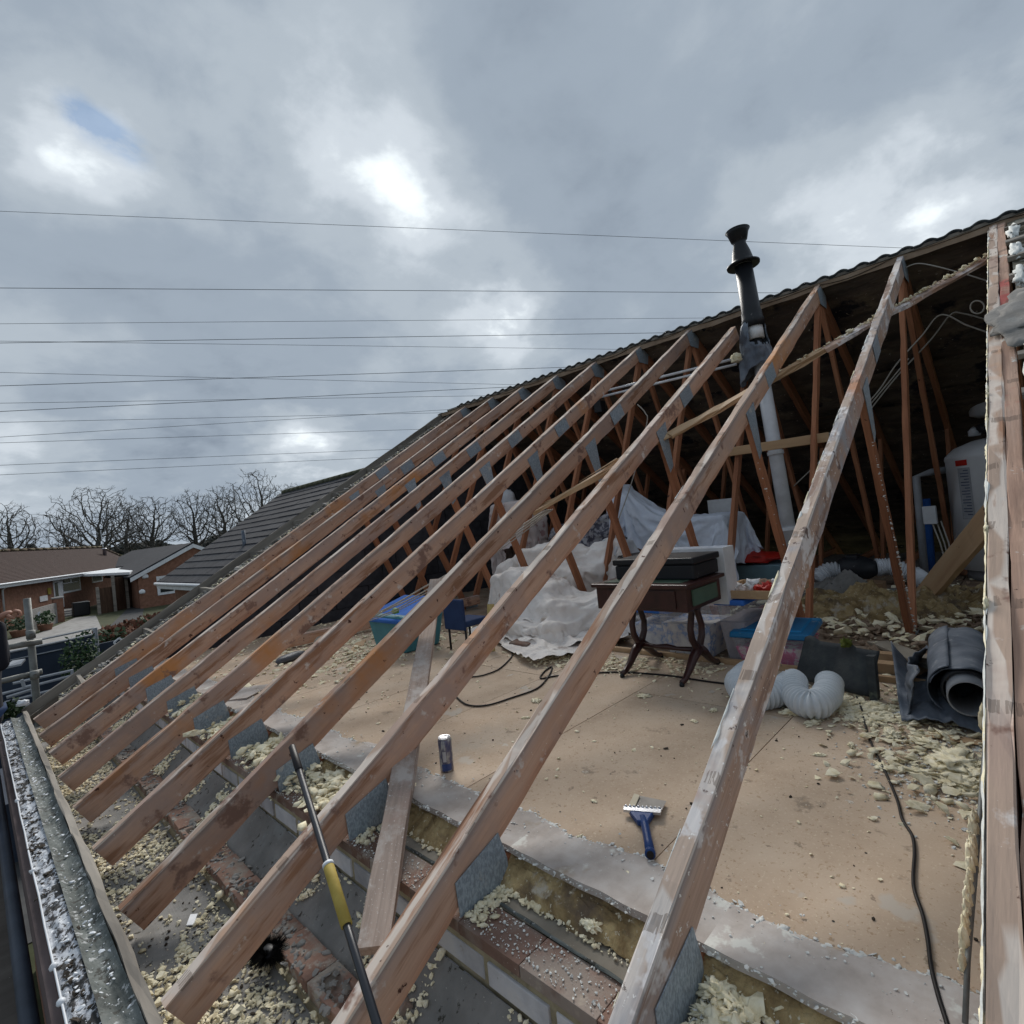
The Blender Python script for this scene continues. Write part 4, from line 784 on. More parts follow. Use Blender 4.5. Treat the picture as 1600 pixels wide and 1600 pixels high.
# ------------------------------------------------------------------ tile, lead roll, pipe at the right
tl = thing('loose_roof_tile', 'large dark roof tile propped on its edge behind the flexible duct', 'roof tile', (2.9, .76, FLZ))
p1, p2 = Vector((2.95, .95, 0)), Vector((2.80, .60, 0)); dd = (p2-p1); Lt = dd.length; dd.normalize(); nn = Vector((-dd.y, dd.x, 0))
MB().grid(40, 10, lambda u, v: (p1+dd*(u*Lt)+nn*(.03-.10*v)*-1+Vector((0, 0, FLZ+.02+v*.185+(.018*max(0, math.sin(u*12.6)) if v > .8 else 0))))-nn*.014*abs(math.sin(u*6.28))).build('tile_body', tilem, tl, True, solid=.012)
lump('moss_tuft', onx(1322, 1006, 2.86)+Vector((0, 0, -.01)), .03, .02, .02, moss, tl, sub=3, rough=.8, fr=4)
MB().box(Vector((2.765, .575, FLZ)), Vector((2.82, .605, FLZ+.20)), jit=.004).build('tile_rib', tilem, tl)
ft = timber('grey_tile_piece', (3.75, .75, FLZ+.02), (3.18, .40, FLZ+.07), .11, .02, plank, None, jit=.003); tag(ft, 'flat grey cement offcut lying slanted by the lead roll', 'offcut')
lr = thing('lead_roll', 'crumpled dark roll of flashing with a grey pipe end inside', 'flashing', (2.9, .3, FLZ))
a1 = Vector((2.66, .265, -.84)); a2 = Vector((3.42, .34, -.84)); ax = (a2-a1).normalized(); sd2 = Vector((0, 1, 0)); sd2 = (sd2-ax*sd2.dot(ax)).normalized(); u2 = ax.cross(sd2)*-1
def roll(u, v):
    a = .3+u*7.2; r = .105+.012*u+.012*nz((a*1.2, v*3, 0))+.02*v*nz((a, 2, 3)); p = a1+ax*(v*.74+.03*nz((a*1.5, 0, 9)))
    return p+sd2*math.cos(a)*r+Vector((0, 0, 1))*math.sin(a)*r*.92
o = MB().grid(70, 26, roll).build('lead_sheet', lead, lr, True); o.modifiers.new('s', 'SOLIDIFY').thickness = .004
def skirt(u, v):
    p = Vector((2.55+u*.75, .16+.30*v+.14*v*u, FLZ+.004+.12*abs(math.sin(v*2.6+u))**2*(.35+.65*u)+.02*nz((u*6, v*6, 3))+.012*nz((u*14, v*14, 1))))
    if v > .8: p.z += .12*(v-.8)/.2*(u)
    return p
o = MB().grid(30, 34, skirt).build('lead_apron', lead, lr, True); o.modifiers.new('s', 'SOLIDIFY').thickness = .004
def upfl(u, v):
    b = Vector((2.60, .445, FLZ+.02))+Vector((.75*u, .09*u, 0)); w_ = .20*(1-u*.45)
    return b+Vector((-.02*v, .03*v*math.sin(u*5)-.05*v, w_*v+.02*nz((u*6, v*3, 0))))+Vector((.02*nz((u*9, v*4, 5)), .02*nz((u*7, v*6, 8)), 0))
o = MB().grid(30, 14, upfl).build('torn_leaf', lead, lr, True); o.modifiers.new('s', 'SOLIDIFY').thickness = .004
def ring_tube(par, A, B, r, th, m, name, m2=None):
    mb = MB(); lathe(mb, [(0, r-th), (0, r), ((Vector(B)-Vector(A)).length, r), ((Vector(B)-Vector(A)).length, r-th), (0.001, r-th)], A, B, 40)
    n_ = len(mb.F); mb.F = mb.F[:-2]; return mb.build(name, m or greypl, par, True)
ring_tube(lr, a1+Vector((-.075, -.018, .0)), a2, .066, .005, greypl, 'pipe_end'); ring_tube(lr, a1+Vector((.01, -.008, 0)), a1+Vector((.12, 0, 0)), .084, .010, blackpl, 'seal_ring')
o = MB().box((2.56, .42, FLZ+.001), (2.68, .55, FLZ+.006), jit=.02).build('white_card', whitepl); tag(o, 'torn white card lying flat in front of the lead roll', 'card')
o = MB().box((2.45, -.1, FLZ), (2.50, .38, FLZ+.012), jit=.006).build('wood_strip', newood); tag(o, 'thin wooden strip lying in front of the lead roll', 'strip')
# roll of insulation and rubbish beyond
def heap(name, c, rx, ry, h, m, label, cat, seed=0, n=70, rough=.3, fr=5):
    mb = MB()
    def fn(u, v):
        x = (u*2-1); y = (v*2-1); r = math.sqrt(x*x+y*y); k = max(0, 1-r**2.2)
        return (c[0]+x*rx, c[1]+y*ry, c[2]+h*k*(1+rough*2*nz((x*fr*.4, y*fr*.4, 0), 1, seed))+k**.5*h*rough*(nz((x*fr, y*fr, 0), 1, seed)+.6*nz((x*fr*3, y*fr*3, 0), 1, seed)))
    mb.grid(n, n, fn); return tag(mb.build(name, m, None, True), label, cat)
stuff(heap('mineral_wool', (4.75, .95, FLZ-.02), .55, .75, .14, insul, None, None, 3, 90, .6, 6))
stuff(heap('mineral_wool', (5.2, .30, FLZ-.02), .55, .55, .12, insul, None, None, 8, 80, .6, 6))
heap('plaster_sheet', (5.45, 1.30, FLZ), .38, .34, .16, greyfill, 'crumpled grey plaster sheet in front of the inline fan', 'plaster sheet', 5, 50, .35, 4)
o = MB().box((5.3, .98, FLZ), (5.55, 1.18, FLZ+.13), jit=.02).build('cardboard_box', flat('cardboard', (.26, .16, .09), .9)); tag(o, 'small brown cardboard box below the fan ducting', 'box')
# ------------------------------------------------------------------ writing table
dk = thing('writing_table', 'small dark mahogany table with green leather and lyre legs', 'table', (2.85, 1.7, FLZ))
X0, X1, Y0, Y1, ZT = 2.60, 3.04, 1.34, 1.94, -.425
MB().box((X0-.015, Y0-.015, ZT-.022), (X1+.015, Y1, ZT)).build('table_top', mahog, dk, bevel=.006)
MB().box((X0+.04, Y0+.05, ZT+.0005), (X1-.04, Y1-.06, ZT+.0035)).build('leather_inset', green, dk)
MB().box((X0+.01, Y0+.01, ZT-.15), (X1-.01, Y1-.02, ZT-.022)).build('frame', mahog, dk, bevel=.003)
MB().box((X0+.002, Y0+.07, ZT-.135), (X0+.012, Y0+.50, ZT-.035)).build('drawer_front', mahog, dk, bevel=.003)
mb = MB(); mb.tube([(X0-.012, Y0+.30, ZT-.085), (X0+.002, Y0+.30, ZT-.085)], .012, 10); mb.build('knob', mat('brass', [(.3, (.25, .17, .05)), (.7, (.4, .28, .1))], 9, rough=.4, metal=.8, bump=0), dk)
MB().box((X0+.07, Y0+.001, ZT-.125), (X1-.07, Y0+.009, ZT-.04)).build('side_inset', green, dk)
for yy in (1.42, 1.79):
    for s in (-1, 1):
        pts = [(2.82+s*.055, yy, ZT-.15), (2.82+s*.035, yy, ZT-.19), (2.82+s*.068, yy, ZT-.27), (2.82+s*.06, yy, ZT-.33), (2.82+s*.022, yy, ZT-.38), (2.82+s*.03, yy, ZT-.41)]
        mb = MB(); mb.tube(pts, [.022, .018, .018, .019, .02, .02], 10); mb.build('lyre_arm', mahog, dk, True)
        pts = [(2.82, yy, ZT-.39), (2.82+s*.07, yy, ZT-.43), (2.82+s*.13, yy, ZT-.48), (2.82+s*.19, yy, ZT-.515), (2.82+s*.225, yy, ZT-.52)]
        mb = MB(); mb.tube(pts, [.03, .026, .02, .016, .014], 10); mb.build('foot', mahog, dk, True)
        lump('castor', (2.82+s*.225, yy, FLZ), .014, .014, .016, blackpl, dk, sub=2, rough=.1)
mb = MB(); mb.tube([(2.82, 1.42, ZT-.40), (2.82, 1.55, ZT-.405), (2.82, 1.61, ZT-.40), (2.82, 1.68, ZT-.405), (2.82, 1.79, ZT-.40)], [.016, .012, .018, .012, .016], 10); mb.build('stretcher', mahog, dk, True)
cs = thing('black_case', 'black hard case lying on the writing table', 'case', (2.95, 1.6, ZT))
MB().box((2.74, 1.36, ZT+.004), (3.06, 1.86, ZT+.085)).build('case_body', navypl if False else blackpl, cs, bevel=.008)
MB().box((2.73, 1.35, ZT+.088), (3.07, 1.87, ZT+.125)).build('case_lid', blackpl, cs, bevel=.008)
wb = thing('white_carton', 'open white carton standing behind the black case', 'carton', (3.3, 1.5, -.6))
for a_, b_ in (((3.10, 1.34, -.62), (3.112, 1.88, -.285)), ((3.112, 1.34, -.62), (3.238, 1.352, -.285)), ((3.238, 1.34, -.62), (3.25, 1.88, -.285)), ((3.112, 1.868, -.62), (3.238, 1.88, -.285))):
    MB().box(a_, b_).build('side', whitepaint, wb)
MB().box((3.115, 1.355, -.34), (3.235, 1.865, -.30), jit=.01).build('contents', papers, wb)
def crate(name, label, x0, x1, y0, y1, z0, z1, m, lidm, inner, lidt=.025, rot=0, taper=.03, mats=None):
    c = Vector(((x0+x1)/2, (y0+y1)/2, z0)); T = thing(name, label, 'storage box', c); hx, hy = (x1-x0)/2, (y1-y0)/2; h = z1-z0; Rz = Matrix.Rotation(rot, 3, 'Z')
    def q(x, y, z): return c+Rz @ Vector((x, y, z))
    lo = [q(sx*(hx-taper), sy*(hy-taper), 0) for sx, sy in ((-1, -1), (1, -1), (1, 1), (-1, 1))]; hi = [q(sx*hx, sy*hy, h-lidt) for sx, sy in ((-1, -1), (1, -1), (1, 1), (-1, 1))]
    mb = MB(); mb.hexa(lo, hi); mb.build('box_body', m, T, bevel=.012)
    if inner:
        mb = MB(); mb.hexa([c+(v-c)*.93+Vector((0, 0, .006)) for v in lo], [c+(v-c)*.93-Vector((0, 0, h*.22)) for v in hi]); mb.build('contents', inner, T)
    if lidm:
        mb = MB(); mb.hexa([q(sx*(hx+.012), sy*(hy+.012), h-lidt+.001) for sx, sy in ((-1, -1), (1, -1), (1, 1), (-1, 1))], [q(sx*(hx+.006), sy*(hy+.006), h) for sx, sy in ((-1, -1), (1, -1), (1, 1), (-1, 1))]); mb.build('lid', lidm, T, bevel=.008)
        mb = MB(); mb.hexa([q(sx*(hx-.035), sy*(hy-.035), h+.0005) for sx, sy in ((-1, -1), (1, -1), (1, 1), (-1, 1))], [q(sx*(hx-.045), sy*(hy-.045), h+.008) for sx, sy in ((-1, -1), (1, -1), (1, 1), (-1, 1))]); mb.build('lid_panel', lidm, T, bevel=.003)
    return T
crate('plastic_box', 'flat clear box of pink packets under a bright blue lid', 3.09, 3.52, .96, 1.36, FLZ, -.77, clear, bluelid, pink, .035, .12)
crate('plastic_box', 'clear storage box of papers seen between the legs of the table', 3.08, 3.42, 1.46, 1.80, FLZ, -.64, clear, None, papers, .02)
crate('plastic_box', 'tall clear storage box with blue lid right of the table legs', 3.12, 3.60, 1.27, 1.43, FLZ, -.60, clear, royal, flat('brown_contents', (.34, .30, .32), .8, scale=20), .03)
crate('plastic_box', 'royal blue lidded box behind the left leg of the table', 3.25, 3.55, 1.82, 2.12, FLZ, -.68, clear, royal, papers, .05)
tr = thing('wooden_tray', 'wooden tray of crumpled rubbish balanced on the storage boxes', 'tray', (3.4, 1.3, -.58))
MB().box((3.14, 1.04, -.592), (3.58, 1.44, -.580)).build('tray_base', newood, tr)
for a_, b_ in (((3.14, 1.04, -.58), (3.155, 1.44, -.545)), ((3.565, 1.04, -.58), (3.58, 1.44, -.545)), ((3.155, 1.04, -.58), (3.565, 1.055, -.545)), ((3.155, 1.425, -.58), (3.565, 1.44, -.545))):
    MB().box(a_, b_, jit=.001).build('tray_side', newood, tr)
for k, (m_, lab) in enumerate(((whitepl, 'white'), (redpl, 'red'), (flat('brown_paper', (.35, .24, .17), .9), 'brown'), (whitepaint, 'pale'), (beige, 'beige'))):
    o = lump('crumpled_wrapper', (3.26+U(0, .2), 1.14+k*.055, -.575), .06, .05, .035, m_, None, sub=3, rough=.6, fr=3); tag(o, f'{lab} crumpled wrapper lying in the wooden tray', 'wrapper')
# things farther back
crate('plastic_box', 'pale turquoise box under a red lid behind the flue pipe', 5.9, 6.4, 1.95, 2.5, FLZ, -.72, flat('pale_turquoise', (.22, .36, .42), .5), None, None)
o = lump('red_bag', (6.1, 2.25, -.72), .22, .24, .07, redpl, None, sub=3, rough=.3); tag(o, 'flat red plastic lid on the turquoise box', 'lid')
for k in range(1):
    o = lump('red_rag', onz(1205, 960, FLZ), .09, .12, .05, mat('dark_red_cloth', [(.3, (.12, .02, .015)), (.7, (.30, .05, .04))], 9, rough=.9) if k == 0 else MATS['dark_red_cloth'], None, sub=3, rough=.6); tag(o, 'dark red rag on the floor beyond the blue lidded box', 'rag')
for (me_, nm, m_, lab, cat_) in SIMMED:
    tag(link(nm, me_, m_), lab, cat_).modifiers.new('ss', 'SUBSURF').render_levels = 1
o = MB(); lathe(o, [(0, .16), (.02, .17), (.32, .20), (.34, .21), (.33, .19)], (4.7, 3.2, FLZ), (4.7, 3.2, 1), 28); tag(o.build('laundry_basket', tealb, None, True), 'round turquoise basket under the white towel', 'basket')
o = lump('white_bag', onx(793, 778, 5.2)+Vector((0, 0, -.12)), .10, .12, .16, whitepl, None, sub=3, rough=.12); tag(o, 'rounded white plastic tub standing on top of the sheeted furniture', 'tub')
o = MB().box((6.3, 2.50, -.55), (6.34, 2.85, .0)).build('white_board', whitepaint); tag(o, 'upright white board behind the pale blue sheets', 'board')
o = MB().box((4.1, 2.30, FLZ), (4.5, 2.75, -.42), jit=.01).build('patterned_box', mat('dark_floral', [(.56, (.014, .013, .016)), (.62, (.25, .2, .15)), (.7, (.3, .1, .08))], 26, rough=.8, bump=.2), None, bevel=.02); tag(o, 'black flower-patterned box behind the table', 'box')
# blue lidded tub, navy chair, yellow plank
tb = thing('storage_tub', 'teal tub with a large royal blue lid tipped against the rafters', 'storage tub', (2.55, 3.95, FLZ))
c = Vector((2.55, 3.88, FLZ)); mb = MB(); mb.hexa([c+Vector((sx*.17, sy*.22, 0)) for sx, sy in ((-1, -1), (1, -1), (1, 1), (-1, 1))], [c+Vector((sx*.21, sy*.27, .30)) for sx, sy in ((-1, -1), (1, -1), (1, 1), (-1, 1))]); mb.build('tub_body', teal, tb, bevel=.02)
MB().box((2.31, 3.56, -.665), (2.79, 4.20, -.63), rot=Matrix.Rotation(-.25, 3, 'Y')).build('lid', royal, tb, bevel=.012)
lump('clip', (2.36, 3.72, -.64), .03, .03, .03, flat('lime_clip', (.25, .45, .12), .5), tb, sub=2, rough=.1)
ch = thing('child_chair', 'small navy fabric chair with dark legs behind the rafters', 'chair', (2.75, 3.28, FLZ))
mb = MB(); mb.box((2.62, 3.18, -.78), (2.86, 3.42, -.73)); mb.build('seat', navy, ch, bevel=.015)
mb = MB(); mb.box((2.60, 3.18, -.80), (2.63, 3.42, -.56)); mb.build('backrest', navy, ch, bevel=.012)
for sx in (2.63, 2.84):
    for sy in (3.20, 3.40): MB().tube([(sx, sy, -.78), (sx, sy, FLZ)], .009, 8).build('leg', blackpl, ch, True)
o = timber('yellow_post', (2.72, 3.03, FLZ), (2.78, 3.05, -.62), .03, .055, mat('yellow_wood', [(.3, (.38, .30, .12)), (.7, (.52, .43, .2))], 9, (.2, 1, 1), rough=.8), None, upv=(0, 1, 0)); tag(o, 'short pale yellow post standing beside the navy chair', 'post')
o = MB().box((-.05, -.09, 0), (.05, .09, .10), jit=.008).build('leather_box', brickm, None, bevel=.006); o.location = (2.88, 2.86, FLZ); tag(o, 'small red-brown box peeping out under the beige sheet', 'box')
o = lump('grey_slipper', onz(455, 1030, FLZ+.01), .16, .055, .035, flat('grey_casing', (.09, .10, .12), .5), None, sub=3, rough=.08, rotz=.4); tag(o, 'long grey plastic casing lying by the far rafters', 'casing')
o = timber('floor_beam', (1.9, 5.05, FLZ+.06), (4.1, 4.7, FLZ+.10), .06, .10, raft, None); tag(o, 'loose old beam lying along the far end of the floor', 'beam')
def slab_debris(px, py, sx, sy, m, rz, label):
    o = MB().box((-sx, -sy, 0), (sx, sy, .012), jit=.01).build('board_offcut', m); o.location = onz(px, py, FLZ+.004); o.rotation_euler = (U(-.04, .04), U(-.04, .04), rz); return tag(o, label, 'offcut')
slab_debris(385, 1082, .16, .10, chipedge, .7, 'dusty white board offcut between the sixth and seventh rafters')
slab_debris(470, 1050, .10, .06, brickm, .2, 'reddish board offcut beside the grey plastic casing')
slab_debris(560, 1010, .20, .04, newood, .9, 'narrow pine offcut lying below the blue lidded tub')
slab_debris(520, 985, .22, .03, blackpl, 1.2, 'thin black strip lying among far foam scraps')
# white thin strands hanging along the rafters in the middle
st = thing('pale_strands', 'bundle of thin pale cables slung from the splintered brace across the tub', 'cables', (2.6, 2.6, 0))
for k in range(4):
    q0 = Vector((2.80+.02*k, 2.40, .05)); q3_ = Vector((1.85+.03*k, 4.1+.05*k, -.78)); pts = []
    for j in range(22):
        t = j/21; p = q0.lerp(q3_, t); p.z -= .06*math.sin(t*math.pi)*(1+.4*k); p += Vector((0, 0, .012*nz((t*7, k*3, 0)))); p.x += .03*nz((t*3, k*5, 1)); pts.append(p)
    MB().tube(pts, .006-.0008*k, 6).build('strand', pale, st, True)
# thin cables under the ridge on the right
def cable(name, pts, r, m, label, cat='cable', sag=0):
    P = [Vector(p) for p in pts]; out = []
    for k in range(len(P)-1):
        p0 = P[max(k-1, 0)]; p1 = P[k]; p2 = P[k+1]; p3 = P[min(k+2, len(P)-1)]
        for j in range(10):
            u = j/10; out.append(.5*((2*p1)+(p2-p0)*u+(2*p0-5*p1+4*p2-p3)*u*u+(3*p1-3*p2+p3-p0)*u*u*u))
    out.append(P[-1]); o = MB().tube(out, r, 8).build(name, m, None, True); return tag(o, label, cat)
cable('light_cable', [onx(*p, 5.6) for p in ((1545, 520), (1510, 508), (1470, 492), (1440, 525), (1400, 570), (1360, 625), (1280, 690))], .006, pale, 'upper pale cable looping under the felt right of the near truss')
cable('light_cable', [onx(*p, 5.7) for p in ((1543, 500), (1505, 490), (1485, 492), (1455, 530), (1400, 590), (1360, 640))], .006, pale, 'lower pale cable crossing the other one near the doubled rafter')
cable('light_cable', [onx(*p, 5.4) for p in ((1545, 440), (1500, 426), (1440, 412), (1415, 418))], .005, pale, 'short taut pale cable near the ridge at the right')
cable('light_cable', [onx(*p, 5.0) for p in ((996, 632), (1008, 645), (1010, 665), (985, 760), (940, 880), (920, 930))], .006, pale, 'thin white cable hanging from the middle rafters')
cable('light_cable', [onx(*p, 5.2) for p in ((1420, 560), (1310, 690), (1240, 760))], .005, pale, 'thin pale cable sloping behind the webs of the near truss')
cable('wire_coil', [onx(1527+11*math.cos(a), 480+10*math.sin(a), 5.0) for a in [k*.7 for k in range(20)]], .005, pale, 'small coil of pale wire tucked beside the mortar slab', 'wire coil')
# floor cables
z = FLZ+.006
cable('black_cable', [onz(*p, z) for p in ((1335, 1082), (1347, 1110), (1355, 1145), (1370, 1180), (1385, 1210), (1402, 1250), (1410, 1280), (1425, 1305), (1429, 1330), (1427, 1370), (1430, 1395), (1442, 1430), (1450, 1470), (1455, 1510), (1466, 1555), (1480, 1600), (1490, 1640))], .0042, cord, 'black cable winding across the chipboard down the right side')
cable('black_cable', [onz(*p, z) for p in ((795, 1015), (800, 1020), (798, 1028), (780, 1045), (755, 1055), (735, 1058))], .005, cord, 'short black cable beside the beige sheet')
cable('black_cable', [onz(*p, z) for p in ((712, 1088), (730, 1101), (760, 1102), (800, 1090), (840, 1075), (858, 1055), (862, 1042), (850, 1050), (845, 1060), (870, 1056), (910, 1054), (960, 1050), (1040, 1055), (1100, 1064), (1150, 1070))], .005, cord, 'black cable looping over the floor left of the table')
# ------------------------------------------------------------------ can, scraper, pole
cn = thing('drink_can', 'slim dented drinks can standing on the chipboard', 'drinks can', (1.285, 1.774, FLZ))
cb = Vector(onz(699, 1204, FLZ)); cn.location = cb; bpy.context.view_layer.update()
def cprof(a, b): 
    mb = MB(); lathe(mb, b, cb, cb+Vector((0, 0, 1)), 32); return mb
o = cprof(0, [(.002, .022), (.006, .0262), (.045, .0265), (.078, .0262), (.085, .0255), (.122, .0265), (.128, .0235)]).build('can_body', can_m, cn, True)
for v in o.data.vertices:
    if v.co.z > -.03 and v.co.y < 0: v.co.x += .002
cprof(0, [(.128, .0235), (.131, .0245), (.134, .0245), (.1325, .0225), (.131, .021), (.131, .001)]).build('can_lid', alu, cn, True)
MB().grid(10, 2, lambda u, v: cb+Vector((math.cos(3.3+u*1.5)*.0268, math.sin(3.3+u*1.5)*.0268, .010+v*.026))).build('can_label', canblue, cn)
MB().grid(10, 2, lambda u, v: cb+Vector((math.cos(3.6+u*.5)*.0269, math.sin(3.6+u*.5)*.0269, .045+v*.04))).build('can_mark', alu, cn)
sc = thing('scraper', 'blue handled wall scraper with a steel blade and jagged guard', 'scraper', onz(1005, 1290, FLZ))
zz = FLZ+.014
h0, h1, h2, h3 = onz(1015, 1335, zz), onz(1005, 1283, zz), onz(1000, 1268, zz), onz(1010, 1262, zz)
mb = MB(); mb.tube([onz(1016, 1332, zz+.006), onz(1013, 1315, zz+.004), onz(1008, 1290, zz+.002), onz(1004, 1278, zz)], [.0135, .0125, .0125, .011], 20); mb.build('handle', bluemt, sc, True)
mb = MB(); mb.tube([onz(1016, 1335, zz+.0065), onz(1016, 1331, zz+.006)], [.0145, .0145], 20); mb.build('handle_end', bluemt, sc, True)
mb = MB(); mb.tube([onz(1016, 1336.5, zz+.0067), onz(1016, 1334.5, zz+.0065)], [.010, .010], 16); mb.build('socket', cord, sc)
qa, qb, qc, qd = onz(982, 1268, zz), onz(1023, 1270, zz), onz(1012, 1288, zz), onz(996, 1286, zz)
mb = MB(); mb.hexa([p-Vector((0, 0, .010)) for p in (qa, qb, qc, qd)], [p+Vector((0, 0, .008)) for p in (qa, qb, qc, qd)]); mb.build('neck', bluemt, sc, bevel=.004)
qa, qb, qc, qd = onz(975, 1261, zz+.006), onz(1034, 1265, zz+.006), onz(1032, 1272, zz+.006), onz(974, 1267, zz+.006)
mb = MB(); mb.hexa([p-Vector((0, 0, .004)) for p in (qa, qb, qc, qd)], [p+Vector((0, 0, .004)) for p in (qa, qb, qc, qd)]); mb.build('clamp_bar', alu, sc)
for k in range(9):
    p = qa.lerp(qb, (k+.5)/9); lump('clamp_tooth', p+Vector((0, 0, .003)), .0035, .006, .004, alu, sc, sub=1, rough=.2)
qa, qb, qc, qd = onz(997, 1243, zz-.006), onz(1041, 1252, zz-.002), onz(1034, 1267, zz+.004), onz(985, 1261, zz+.004)
mb = MB(); mb.hexa([p-Vector((0, 0, .0008)) for p in (qa, qb, qc, qd)], [p+Vector((0, 0, .0008)) for p in (qa, qb, qc, qd)]); mb.build('blade', steel, sc)
qa, qb, qc, qd = onz(991, 1240, zz+.002), onz(1000, 1243, zz+.002), onz(992, 1262, zz+.008), onz(981, 1260, zz+.008)
mb = MB(); mb.hexa([p-Vector((0, 0, .003)) for p in (qa, qb, qc, qd)], [p+Vector((0, 0, .002)) for p in (qa, qb, qc, qd)]); mb.build('blade_guard', flat('cream_guard', (.55, .50, .38), .7), sc, bevel=.002)
po = thing('black_pole', 'long black pole with a yellow sleeve leaning across the nearest rafters', 'pole', (.6, 1.2, -.6))
PA = ony(456, 1166, 1.60); PB = ony(592, 1610, .92)
dp = (PB-PA).normalized(); Lp = (PB-PA).length
s_ = ((ony(515, 1355, 1.36)-PA).length)
def pxy(w): return 800+FOC*w.dot(CX)/w.dot(f), 800-FOC*w.dot(CY)/w.dot(f)
def t_at(py):
    lo, hi = 0, Lp*1.5
    for _ in range(50):
        m_ = (lo+hi)/2
        if pxy(PA+dp*m_)[1] < py: lo = m_
        else: hi = m_
    return lo
t1, t2, t3 = t_at(1203), t_at(1353), t_at(1446)
rp = .0085
mb = MB(); mb.tube([PA+dp*t1, PB+dp*.5], rp, 20); mb.build('tube', polem, po, True)
mb = MB(); mb.tube([PA, PA+dp*.003, PA+dp*t1, PA+dp*(t1+.003)], [rp*.85, rp*1.12, rp*1.22, rp], 20); mb.build('end_grip', cord, po, True)
mb = MB(); mb.tube([PA+dp*t2, PA+dp*(t2+.004), PA+dp*t3], [rp*1.25, rp*1.42, rp*1.42], 20); mb.build('yellow_sleeve', yell, po, True)
mb = MB(); mb.tube([PA+dp*(t2-.006), PA+dp*(t2+.002)], [rp*1.5, rp*1.5], 20); mb.build('white_collar', whitepl, po, True)
# ------------------------------------------------------------------ scaffold and worker beyond the gutter
sf = thing('scaffolding', 'grey scaffold standard with two couplings beyond the gutter end', 'scaffold', (.35, 6.95, -1.8))
MB().tube([tuple(ony(57, 1090, 6.95)*1.0+Vector((0, 0, -2))), tuple(ony(57, 1090, 6.95)), tuple(ony(42, 935, 6.95))], .029, 16).build('standard', scaf, sf, True)
pA, pB = ony(8, 1012, 6.90), ony(66, 1002, 6.86)
MB().tube([pA+(pA-pB)*2, pB], .028, 16).build('guard_rail', scaf, sf, True)
pA, pB = ony(5, 1064, 6.90), ony(66, 1049, 6.86)
MB().tube([pA+(pA-pB)*2, pB], .026, 16).build('ledger', scaf, sf, True)
for p in (ony(48, 991, 6.84), ony(54, 1054, 6.84)):
    MB().tube([p+Vector((0, 0, -.04)), p+Vector((0, 0, .035))], .036, 12).build('coupler', scaf, sf, True)
    lump('bolt', p+Vector((0, -.03, .0)), .014, .02, .014, scaf, sf, sub=1)
pe = thing('person', 'worker in dark jacket and jeans at the left edge, hand on the scaffold', 'person', (-.1, 4.85, -1.77))
def skinbody(name, V, E, Rr, m, par, sub=2, flat_=(1, 1)):
    me = bpy.data.meshes.new('m'); me.from_pydata(V, E, []); o = bpy.data.objects.new(name, me); COL.objects.link(o)
    s = o.modifiers.new('sk', 'SKIN'); s.use_smooth_shade = True; s.branch_smoothing = .5
    for i, r in enumerate(Rr):
        sv = me.skin_vertices[0].data[i]; sv.radius = (r, r) if not isinstance(r, tuple) else r; sv.use_root = (i == 0)
    o.modifiers.new('ss', 'SUBSURF').levels = sub; o.modifiers['ss'].render_levels = sub
    dg = bpy.context.evaluated_depsgraph_get(); m2 = bpy.data.meshes.new_from_object(o.evaluated_get(dg)); bpy.data.objects.remove(o)
    m2.materials.clear(); m2.materials.append(m); m2.polygons.foreach_set('use_smooth', [True]*len(m2.polygons)); return link(name, m2, m, par)
bx, by, bz = -.06, 4.85, -1.77
H = ony(14, 957, 4.72)                                   # the resting hand
V = [(bx, by, bz+.90), (bx+.01, by-.01, bz+1.12), (bx+.0, by-.02, bz+1.32), (bx-.04, by-.05, bz+1.47), (bx-.06, by-.07, bz+1.56), (bx-.07, by-.09, bz+1.66),
     (bx+.05, by, bz+.86), (bx+.045, by-.02, bz+.48), (bx+.04, by, bz+.08), (bx+.04, by-.12, bz+.04),
     (bx-.12, by, bz+.86), (bx-.16, by+.03, bz+.48), (bx-.17, by+.06, bz+.08), (bx-.17, by-.06, bz+.04),
     (bx+.15, by-.06, bz+1.37), (bx+.14, by-.16, bz+1.17), (H.x-.06, H.y+.02, H.z-.035), (bx-.17, by-.02, bz+1.37), (bx-.25, by-.1, bz+1.12), (bx-.22, by-.3, bz+1.2)]
E_ = [(0, 1), (1, 2), (2, 3), (3, 4), (4, 5), (0, 6), (6, 7), (7, 8), (8, 9), (0, 10), (10, 11), (11, 12), (12, 13), (2, 14), (14, 15), (15, 16), (2, 17), (17, 18), (18, 19)]
skinbody('body', V, E_, [.09, .12, .15, .06, .055, .085, .06, .045, .038, .045, .06, .045, .038, .045, .075, .055, .036, .075, .055, .04], skin, pe)
skinbody('jacket', [(bx, by, bz+.74)]+V[1:3]+[V[3]]+V[14:20], [(0, 1), (1, 2), (2, 3), (2, 4), (4, 5), (5, 6), (2, 7), (7, 8), (8, 9)], [.175, .178, .182, .085, .092, .072, .048, .092, .072, .05], jacket, pe)
skinbody('jeans', [V[0]]+V[6:9]+V[10:13], [(0, 1), (1, 2), (2, 3), (0, 4), (4, 5), (5, 6)], [.13, .085, .07, .058, .085, .07, .058], jeans, pe)
lump('hair', (bx-.07, by-.085, bz+1.66), .092, .105, .09, hairm, pe, sub=3, rough=.05)
for s_2 in (-1, 1):
    lump('boot', (bx-.065+s_2*.105, by-.05, bz), .05, .14, .06, blackpl, pe, sub=3, rough=.08)
hv = [(H.x-.05, H.y+.01, H.z-.03), (H.x-.015, H.y, H.z-.005), (H.x+.020, H.y-.005, H.z+.0)]; he = [(0, 1), (1, 2)]; hr = [.024, (.036, .020), (.034, .018)]
